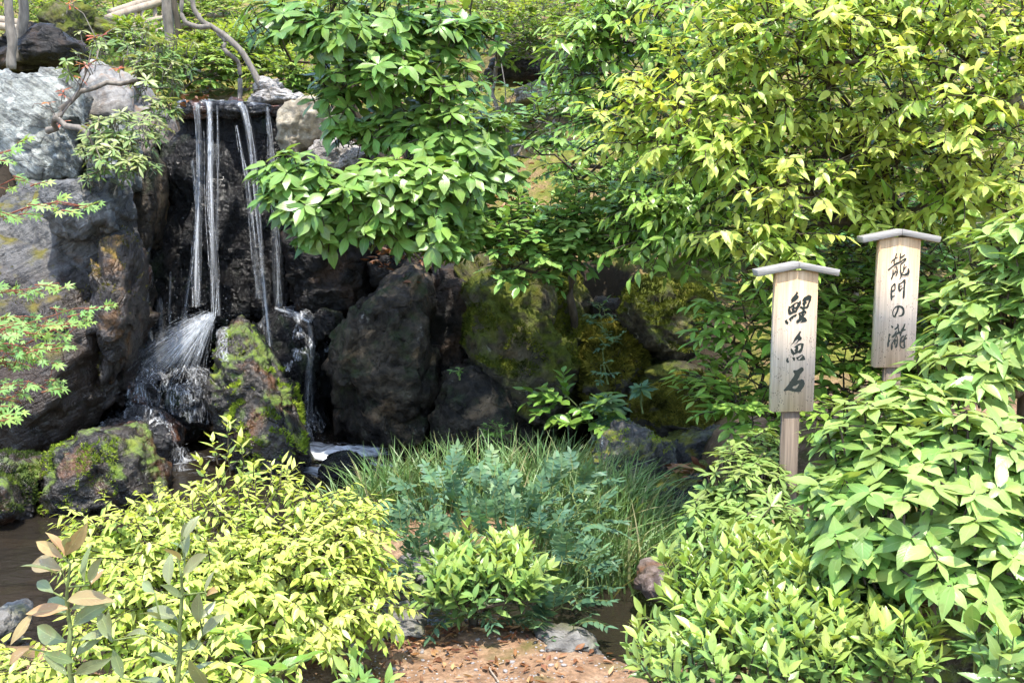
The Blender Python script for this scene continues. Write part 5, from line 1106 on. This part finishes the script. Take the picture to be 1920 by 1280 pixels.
def film(key, seed, thr, zmin, off=.008, box=None, freq=5.0, name='water_film'):
    ob, p, T = ROCK[key]; vn, _ = vnormals(p, T)
    mk = (fbm(p * np.array([freq, freq, freq * .5]) + seed, 3) > thr) & (vn[:, 2] > zmin) & (vn[:, 1] < .5)
    if box is not None:
        X, Yp, Z = project(p); mk &= (X > box[0]) & (X < box[2]) & (Yp > box[1]) & (Yp < box[3])
    keep = T[mk[T].all(1)]
    if not len(keep): return
    used, inv = np.unique(keep, return_inverse=True)
    o = link(name, mesh_np(name, (p + vn * off)[used] - fl, inv.reshape(-1, 3), mat=M['film']), fall_root)
film('round', 1, -.55, -.45); film('shelf', 2, -.25, .0, box=(230, 680, 310, 800)); film('low', 3, -.1, .0); film('lip', 4, .0, .1, .006)
film('splash', 5, -.3, -.1, .007, (385, 575, 430, 680)); film('step', 6, -.2, .1)

# ------------------------------------------------------------------ the two signs
def wood_mat():
    t = NT('sign_wood'); v = t.n('TexCoord').outputs['Object']; sx = t.n('SeparateXYZ'); t.l(v, sx.inputs[0])
    g = t.noise(t.mapping(v, (60, 60, 1.6)), 1.6, 6, .6, .4); g2 = t.noise(t.mapping(v, (200, 200, 4)), 1.2, 4, .6)
    warm = t.ramp(g, [(.3, (.36, .21, .10)), (.55, (.58, .385, .21)), (.75, (.67, .49, .31))])
    grey = t.ramp(g, [(.3, (.43, .35, .27)), (.55, (.64, .55, .45)), (.75, (.72, .645, .55))])
    col = t.mix(t.mapr(t.math('ADD', sx.outputs[2], t.math('MULTIPLY', g, .25)), .05, .36), grey, warm)
    col = t.mix(t.mapr(g2, .3, .45, .3, 0), col, (.16, .12, .09))
    sp = t.mapr(t.voro(t.mapping(v, (1, 1, .55)), 170.0), .34, .2); sp = t.math('MULTIPLY', sp, t.mapr(t.noise(v, 26.0, 3), .50, .58))
    sp = t.math('MULTIPLY', sp, t.mapr(sx.outputs[2], .30, -.15, .15, .9))
    col = t.mix(sp, col, (.035, .03, .028))
    return t.done(t.bsdf(col, .8, .25, t.bump(g2, .35, .003)))
def post_mat():
    t = NT('post_wood'); v = t.n('TexCoord').outputs['Object']
    g = t.noise(t.mapping(v, (60, 60, 2)), 1.8, 6, .6, .4)
    return t.done(t.bsdf(t.ramp(g, [(.3, (.09, .068, .05)), (.7, (.215, .165, .12))]), .85, .2, t.bump(g, .5, .004)))
def roof_mat():
    t = NT('roof_wood'); v = t.n('TexCoord').outputs['Object']
    g = t.noise(t.mapping(v, (3, 40, 40)), 2.0, 6, .6, .3)
    return t.done(t.bsdf(t.ramp(g, [(.3, (.21, .19, .165)), (.7, (.37, .34, .305))]), .6, .4, t.bump(g, .4, .004)))
M['board'] = wood_mat(); M['post'] = post_mat(); M['roof'] = roof_mat(); M['ink'] = plain_mat('ink', (.012, .018, .014), (.022, .028, .022), 60, .55, .1, .001)

def sign(label, cpx, cpy, Y, W, H, TH, yaw, roofw, chars, groundpx):
    O = P(cpx, cpy, Y)                         # centre of the board's front face
    ex = np.array([math.cos(yaw), math.sin(yaw), 0]); en = np.array([math.sin(yaw), -math.cos(yaw), 0]); ez = ZUP
    Rm = np.stack([ex, -en, ez], 1)
    gz = float(height(np.array([O[0]]), np.array([O[1]]))[0]) - .15
    base = np.array([O[0], O[1] + .03, gz])
    root = link('wooden_sign', None, None, base); tag(root, label, 'sign', 'signs on posts'); root.empty_display_size = .05
    def part(name, mb, mat, smooth=False, under=None):
        return mb.build(name, M[mat], under or root, loc=(0, 0, 0) if under else O - base, sub=O, smooth=smooth)
    mb = MB(); mb.box(O - en * TH / 2, (W / 2, TH / 2, H / 2), Rm, .003); board = part('board', mb, 'board')
    pt = O - en * (TH / 2 + .002) - ez * H / 2
    mb = MB(); L = pt[2] - gz; mb.box(pt - ez * (L / 2 - .03) - en * (TH * .1), (W * .20, TH * .42, L / 2 + .03 - .001), Rm, .004); part('post', mb, 'post')
    # chevron roof: two sloping planks that meet at a ridge running front to back
    dep = TH / 2 + .014; sl_ = R(11); th = .0135
    for sg in (-1, 1):
        ax = ex * math.cos(sl_) * sg - ez * math.sin(sl_); up = ez * math.cos(sl_) + ex * math.sin(sl_) * sg
        Rr = np.stack([ax, -en, up], 1)
        ridge = O + ez * (H / 2 + .010) - en * TH / 2
        ln = roofw / 2 / math.cos(sl_)
        bm = bmesh.new(); bmesh.ops.create_cube(bm, size=2.0)
        for v in bm.verts:
            x, y, z = v.co; q = ridge + ax * (ln / 2 + x * ln / 2) - en * (y * dep) + up * (th + z * th)
            if x < 0:   # mitre at the ridge
                q = q - ex * ((q - ridge) @ ex)
                q = q + ex * sg * .0008
            v.co = Vector(q)
        bmesh.ops.recalc_face_normals(bm, faces=bm.faces[:]); bmesh.ops.bevel(bm, geom=bm.edges[:], offset=.0018, segments=1, affect='EDGES'); bmesh.ops.triangulate(bm, faces=bm.faces[:])
        bm.verts.ensure_lookup_table(); bm.verts.index_update()
        mb = MB(); mb.add([v.co[:] for v in bm.verts], [[v.index for v in f.verts] for f in bm.faces]); bm.free(); part('roof_plank', mb, 'roof')
    def onboard(px, py):
        d = P(px, py, 1.0) - CAM; t = ((O - CAM) @ en) / (d @ en); return CAM + d * t
    for (ox, oy, k, strokes, polys) in chars:
        mb = MB(); lev = 0
        for poly in polys:
            h = .0012; loops = [[(onboard(ox + x / k, oy + y / k) + en * h) for (x, y) in lp] for lp in poly]
            l2 = [[Vector(((q - O) @ ex, (q - O) @ ez, 0)) for q in lp] for lp in loops]
            tri = tessellate_polygon(l2); allp = np.array([q for lp in loops for q in lp]); T = []
            for a, b, c in tri:
                n = np.cross(allp[b] - allp[a], allp[c] - allp[a]); T.append((a, b, c) if n @ en > 0 else (a, c, b))
            mb.add(allp, T)
            off = 0
            for lp in loops:
                m = len(lp); A = np.array(lp); mb.add(np.concatenate([A, A - en * (h + .001)]), [f for i in range(m) for f in ((i, (i + 1) % m, m + i), ((i + 1) % m, m + (i + 1) % m, m + i))])
        for st in strokes:
            lev += 1; h = .0010 + .00012 * lev
            c = np.array([[*(onboard(ox + x / k, oy + y / k)), w_] for (x, y, w_) in st])
            n = max(6, (len(c) - 1) * 5); s_ = spline(c, n) if len(c) > 2 else np.stack([np.interp(np.linspace(0, 1, n), [0, 1], c[:, j]) for j in range(4)], 1)
            A = s_[:, :3]; wd = np.maximum(s_[:, 3], 8) / k * mpp(Y) / 2
            tg = nrmz(np.gradient(A, axis=0)); sd_ = np.cross(en, tg)
            # rounded ends
            e0 = A[0] - tg[0] * wd[0] * .6; e1 = A[-1] + tg[-1] * wd[-1] * .6
            L_ = np.concatenate([[e0 + sd_[0] * wd[0] * .45], A + sd_ * wd[:, None], [e1 + sd_[-1] * wd[-1] * .45]]) + en * h
            R_ = np.concatenate([[e0 - sd_[0] * wd[0] * .45], A - sd_ * wd[:, None], [e1 - sd_[-1] * wd[-1] * .45]]) + en * h
            m = len(L_); i = np.arange(m - 1)
            mb.add(np.concatenate([L_, R_]), np.concatenate([np.stack([i, i + m, i + m + 1], 1), np.stack([i, i + m + 1, i + 1], 1)]))
        part('character', mb, 'ink', under=board)
    return root
K1 = 17.06
carp = (1465, 540, K1, [], [
    [[(495,95),(540,165),(500,215),(565,265),(520,340),(440,415),(340,460),(290,525),(325,440),(305,370),(370,280),(450,190)]],
    [[(235,565),(275,590),(390,500),(505,440),(550,455),(610,370),(635,480),(600,570),(540,650),(480,780),(400,790),(270,860),(225,830),(205,720)],
     [(420,530),(510,465),(500,560),(440,615),(415,590)], [(275,640),(375,600),(370,625),(320,660),(350,760),(310,750)], [(415,665),(450,650),(450,720),(420,700)]],
    [[(480,820),(500,850),(460,915),(390,925),(370,995),(325,970),(320,1045),(285,1060),(235,975),(330,895)]],
    [[(190,1000),(185,1050),(230,1110),(190,1165),(120,1110),(110,1040)]],
    [[(670,385),(720,300),(880,210),(965,260),(950,380),(885,520),(880,590),(830,640),(750,660),(745,700),(800,750),(800,790),(740,860),(710,910),(790,960),(825,1040),(760,1080),(600,1105),(665,1035),(640,1035),(520,1125),(470,1100),(480,1040),(550,985),(570,890),(540,810),(550,790),(670,735),(670,680),(590,635),(605,590),(635,565),(690,610),(710,590),(670,500),(680,460),(730,435),(670,420)],
     [(780,395),(885,375),(850,480),(800,590),(750,590),(770,510),(815,470),(800,430)], [(595,820),(620,810),(655,850),(640,870)], [(735,790),(755,800),(735,835),(705,830)]]])
fish = (1465, 610, K1, [], [
    [[(600,165),(630,200),(585,320),(655,390),(640,450),(560,495),(445,595),(540,455),(510,440),(440,500),(400,545),(295,650),(370,540),(430,400),(520,280)]],
    [[(305,735),(330,740),(390,820),(425,865),(445,850),(410,790),(450,760),(450,700),(395,690),(560,575),(640,560),(720,580),(700,700),(660,820),(600,885),(520,880),(380,955),(320,880),(295,790)],
     [(525,655),(635,605),(625,720),(540,815),(525,800),(545,710)]],
    [[(215,1015),(215,1100),(240,1170),(210,1205),(150,1150),(155,1080)]], [[(345,1015),(430,1020),(435,1110),(410,1140),(380,1110)]],
    [[(465,1020),(520,1005),(660,920),(740,990),(765,1090),(740,1105),(530,1125),(500,1080)], [(545,1050),(660,950),(685,975),(570,1105),(545,1100)]]])
stone_c = (1460, 680, 19.69, [], [
    [[(840,155),(905,180),(925,270),(860,350),(790,430),(740,560),(685,640),(790,630),(850,595),(930,640),(965,760),(930,880),(800,1050),(740,1080),(520,1060),(360,1010),(215,1050),(175,1015),(230,950),(350,810),(460,640),(570,480),(590,410),(530,330),(550,270),(680,265)],
     [(740,760),(760,775),(680,910),(610,960),(540,955),(500,910),(540,860),(620,850)]]])
dragon = (1655, 470, 21.33, [
    [(550,120,50),(510,250,45),(470,380,50),(450,500,60)], [(355,480,30),(370,410,45),(480,320,45),(600,255,25)],
    [(225,760,60),(330,680,45),(450,580,60),(560,510,80),(720,440,60),(800,370,50),(910,320,70),(890,390,55),(800,480,50),(720,560,45),(720,700,45),(715,830,60),(740,940,60),(720,1060,40),(675,1140,20)],
    [(705,100,35),(705,220,45),(690,400,40)], [(690,270,60),(760,250,60),(880,165,50)], [(405,740,35),(410,880,50),(390,1010,55),(350,1120,60)],
    [(445,690,20),(545,620,35),(565,720,45),(580,870,50),(520,1010,35)], [(480,770,25),(500,850,40),(430,950,50)], [(430,950,40),(510,860,40),(580,840,30)],
    [(870,535,35),(840,660,55),(830,780,45),(790,900,50)], [(950,625,30),(870,700,40),(830,820,30)], [(750,980,60),(860,960,60),(980,920,110),(1030,830,90),(1020,730,60)]], [])
gate = (1655, 520, 25.6, [
    [(430,480,60),(415,700,80),(420,950,100),(430,1100,50)], [(420,480,50),(570,310,70),(590,430,60),(580,580,60),(450,670,90)], [(440,930,60),(570,880,40)],
    [(790,300,70),(770,450,70),(790,560,80),(820,640,70),(890,560,50),(960,500,35),(1020,500,35)], [(790,310,50),(900,260,50),(1040,130,90),(1050,220,90),(1030,500,75),(1010,800,100),(1000,990,70)], [(800,430,50),(920,420,45)]], [])
no_c = (1655, 565, 32.0, [[(930,330,120),(880,560,110),(780,780,110),(730,910,100),(630,850,70),(605,700,60),(620,560,60),(720,400,80),(860,300,90),(1040,300,120),(1180,380,130),(1250,530,120),(1230,720,150),(1150,830,110),(960,890,60)]], [])
taki = (1655, 600, 19.69, [
    [(320,205,30),(360,270,80)], [(255,530,100),(235,600,50),(215,760,50),(200,880,80),(190,980,60)], [(280,720,20),(220,820,60)], [(550,150,50),(560,240,70),(450,340,60)],
    [(590,280,30),(580,390,50),(650,500,60),(650,590,30)], [(345,630,60),(440,550,90),(560,480,80),(660,450,80),(720,390,70),(830,350,60)], [(820,130,30),(770,270,60),(730,350,90),(660,480,80),(640,580,40)],
    [(500,400,40),(440,520,50)], [(480,600,30),(420,730,35),(340,870,50),(330,1000,80),(325,1090,50)], [(500,560,30),(540,680,40),(530,850,50),(490,960,90),(470,1020,40)], [(440,750,80),(440,900,50)], [(430,720,60),(530,760,50)],
    [(780,585,30),(700,630,70),(660,740,60),(640,900,50),(670,990,45),(760,1020,50),(800,990,60),(790,850,60),(790,700,60),(870,525,30)], [(880,660,50),(800,710,60),(690,820,35)]], [])
sign('nearer wooden sign on a post with three brushed black characters', 1491, 641, 4.2, .172, .565, .042, R(5), .325, [carp, fish, stone_c], 1480)
sign('farther wooden sign with four brushed black characters, under the yellow leaves', 1683, 568, 4.6, .180, .565, .044, R(3), .335, [dragon, gate, no_c, taki], 1680)

# ------------------------------------------------------------------ bamboo rails at the top left
M['rail'] = bark_mat('rail_wood', (.20, .155, .11), (.38, .31, .235), 18)
FY = 11.9
fence = link('rail_fence', None, None, P(236, 130, FY)); tag(fence, 'pale wooden rail fence climbing the hill at upper left', 'fence'); fb = np.array(fence.location)
for pts, r_ in [([(200, 36, FY), (260, 16, FY + .3), (360, -12, FY + .8)], .045), ([(205, 25, FY + .1), (262, 6, FY + .4), (360, -24, FY + .9)], .04), ([(230, 57, FY - .1), (307, 34, FY + .3), (440, 28, FY + .8)], .03), ([(240, 76, FY - .2), (300, 58, FY + .1), (380, 42, FY + .4)], .03)]:
    mb = MB(); mb.tube(spline([P(*q) for q in pts], 12), r_, 10); mb.build('rail', M['rail'], fence, sub=fb)
for (x, y0, Yp) in [(224, 26, FY + .1), (252, 20, FY + .25), (266, 14, FY + .32), (290, 8, FY + .45), (306, 4, FY + .5), (350, -8, FY + .7)]:
    top = P(x, y0, Yp); bot = top.copy(); bot[2] = H1(top[0], top[1]) - .05
    mb = MB(); mb.tube([bot, top], .024, 8); mb.build('post', M['rail'], fence, sub=fb)
low = link('rail_fence', None, None, P(20, 130, 12.4)); tag(low, 'short pale wooden rails at the far upper left corner', 'fence'); lb = np.array(low.location)
for pts, r_ in [([(-60, 30, 12.4), (0, 38, 12.4), (44, 46, 12.4)], .05), ([(-60, 48, 12.3), (0, 50, 12.3), (40, 55, 12.3)], .045), ([(-60, 82, 12.2), (0, 84, 12.2), (30, 88, 12.2)], .035)]:
    mb = MB(); mb.tube(spline([P(*q) for q in pts], 8), r_, 10); mb.build('rail', M['rail'], low, sub=lb)
for x in (-40, 36):
    top = P(x, 40, 12.45); bot = top.copy(); bot[2] = H1(top[0], top[1]) - .05
    mb = MB(); mb.tube([bot, top], .03, 8); mb.build('post', M['rail'], low, sub=lb)

# ------------------------------------------------------------------ litter, pebbles, twigs
lr = np.random.default_rng(5)
def litter(name, label, spots, size=(.03, .07), mat='l_dead', seed=5, tint=(.05, .95)):
    r_ = np.random.default_rng(seed); Vs, Ts, Us, tt = [], [], [], []; off = 0
    for (c, n, sx, sy) in spots:
        for _ in range(n):
            x = c[0] + r_.normal() * sx; y = c[1] + r_.normal() * sy
            z = c[2] + abs(r_.normal()) * .02 if len(c) > 2 else H1(x, y) + .004
            d = nrmz(np.array([r_.normal(), r_.normal(), .15 * r_.normal()])); nn = ZUP + r_.normal(size=3) * .4; nn = nrmz(nn - d * (nn @ d)); s_ = r_.uniform(*size)
            V, T, UV = LEAF['dead'][r_.integers(0, 4)]; Rm = np.stack([np.cross(d, nn), d, nn], 1) * s_
            Vs.append(V @ Rm.T + [x, y, z + .004]); Ts.append(T + off); Us.append(UV); tt.append(np.full(len(V), r_.uniform(*tint))); off += len(V)
    o = link(name, mesh_np(name, np.concatenate(Vs), np.concatenate(Ts), np.concatenate(Us), np.concatenate(tt), mat=M[mat])); o.color = (0, 0, 0, 1)
    return tag(o, label, 'leaf litter', kind='stuff')
litter('leaf_litter', 'dry leaf scraps scattered on the soil bank', [((P(740, 640, 3.75)[0], 3.72), 110, .11, .05), ((P(900, 640, 3.6)[0], 3.6), 120, .3, .12), ((P(620, 640, 3.45)[0], 3.45), 90, .12, .1), ((P(1000, 640, 3.4)[0], 3.4), 90, .3, .12), ((P(880, 640, 3.75)[0], 3.75), 80, .15, .05)], (.012, .045), seed=6)
def on_rock(key, box, n, seed):
    q, nn = rock_points(key, n, .35, seed=seed, thr=-9, box=box); return q
sp = [((a[0], a[1], a[2]), 1, .004, .004) for a in on_rock('litterstone', (690, 460, 830, 560), 70, 1)] + [((a[0], a[1], a[2]), 1, .004, .004) for a in on_rock('brown', (690, 500, 800, 540), 40, 2)]
litter('leaf_litter', 'red-brown dead leaves heaped on top of the large brown rock', sp, (.05, .10), seed=7, tint=(.0, .6))
litter('leaf_litter', 'orange dead leaves piled on the low stone by the grass', [((a[0], a[1], a[2]), 1, .01, .01) for a in on_rock('leafshelf', (1240, 880, 1345, 935), 40, 3)], (.05, .10), seed=8, tint=(.3, .95))
litter('leaf_litter', 'wet dead leaves on the waterfall lip', [((a[0], a[1], a[2]), 1, .01, .01) for a in on_rock('lip', (300, 175, 400, 205), 60, 4)], (.04, .08), seed=9, tint=(.0, .5))
hx = lr.uniform(-4.5, 4, 2600); hy = lr.uniform(8.8, 16, 2600); hz = height(hx, hy)
sp = [((a, b, c_ - .012), 1, 0, 0) for a, b, c_ in zip(hx, hy, hz)]
litter('leaf_litter', 'pale dead leaves strewn over the mossy hillside', sp, (.03, .09), seed=10, tint=(.5, .99))
def crumb(bm_seed, r_):
    bm = bmesh.new(); bmesh.ops.create_icosphere(bm, subdivisions=2, radius=1)
    V = np.array([v.co[:] for v in bm.verts]); T = np.array([[v.index for v in f.verts] for f in bm.faces]); bm.free()
    return V * (1 + .22 * fbm(V * 1.1 + bm_seed * 5, 3))[:, None] * np.array(r_), T
M['pebble'] = plain_mat('pebble', (.16, .145, .135), (.38, .34, .31), 9, .7, .3, .004)
PEB = [mesh_np('pebble', *crumb(k, (1, .75, .45)), mat=M['pebble']) for k in range(4)]
for k in range(34):
    px, py = lr.uniform(640, 1160), lr.uniform(1185, 1275)
    Y = 1.6 / math.tan(PITCH + math.atan((py - 640) / F)); x = P(px, py, Y)[0]; r_ = lr.uniform(.006, .014)
    o = link('pebble', PEB[k % 4], None, (x, Y, float(height(np.array([x]), np.array([Y]))[0]) + r_ * .25)); o.scale = (r_, r_, r_); o.rotation_euler = (0, 0, lr.uniform(0, 6))
    tag(o, 'small pale pebble lying on the bare soil bank', 'pebble', 'pebbles on the soil bank')
Vs, Ts, off = [], [], 0
V0, T0 = crumb(9, (1, .8, .5))
for k in range(450):
    px, py = lr.uniform(560, 1180), lr.uniform(1165, 1290)
    Y = 1.6 / math.tan(PITCH + math.atan((py - 640) / F)); x = P(px, py, Y)[0]; r_ = lr.uniform(.0015, .005); a = lr.uniform(0, 6.28)
    Rz = np.array([[math.cos(a), -math.sin(a), 0], [math.sin(a), math.cos(a), 0], [0, 0, 1]])
    Vs.append((V0 * r_) @ Rz.T + [x, Y, H1(x, Y) + r_ * .2]); Ts.append(T0 + off); off += len(V0)
o = link('gravel', mesh_np('gravel', np.concatenate(Vs), np.concatenate(Ts), mat=M['pebble'])); tag(o, 'fine grit on the bare soil bank', 'gravel', kind='stuff')
mb = MB()
def gp(px, py, dz=.006):
    Y = 1.6 / math.tan(PITCH + math.atan((py - 640) / F)); x = P(px, py, Y)[0]; return np.array([x, Y, float(height(np.array([x]), np.array([Y]))[0]) + dz])
mb.tube(spline([gp(945, 1238), gp(925, 1245), gp(918, 1255, .012), gp(928, 1270), gp(935, 1285)], 16), np.linspace(.002, .004, 16), 6)
tw = mb.build('fallen_twig', M['rail'], None, gp(930, 1260), sub=gp(930, 1260)); tag(tw, 'pale bent twig lying on the bare soil', 'twig')
# a long dry shoot crossing over the grass
mb = MB(); mb.tube(spline([P(1265, 893, 5.7), P(1200, 905, 5.5), P(1130, 925, 5.4), P(1060, 960, 5.0), P(1000, 1000, 4.7)], 20), np.linspace(.004, .003, 20), 5)
tw = mb.build('dry_shoot', M['stem_green'], None, P(1000, 1000, 4.7), sub=P(1000, 1000, 4.7)); tag(tw, 'long thin dry shoot stretched across the grass to the leaf pile', 'twig')
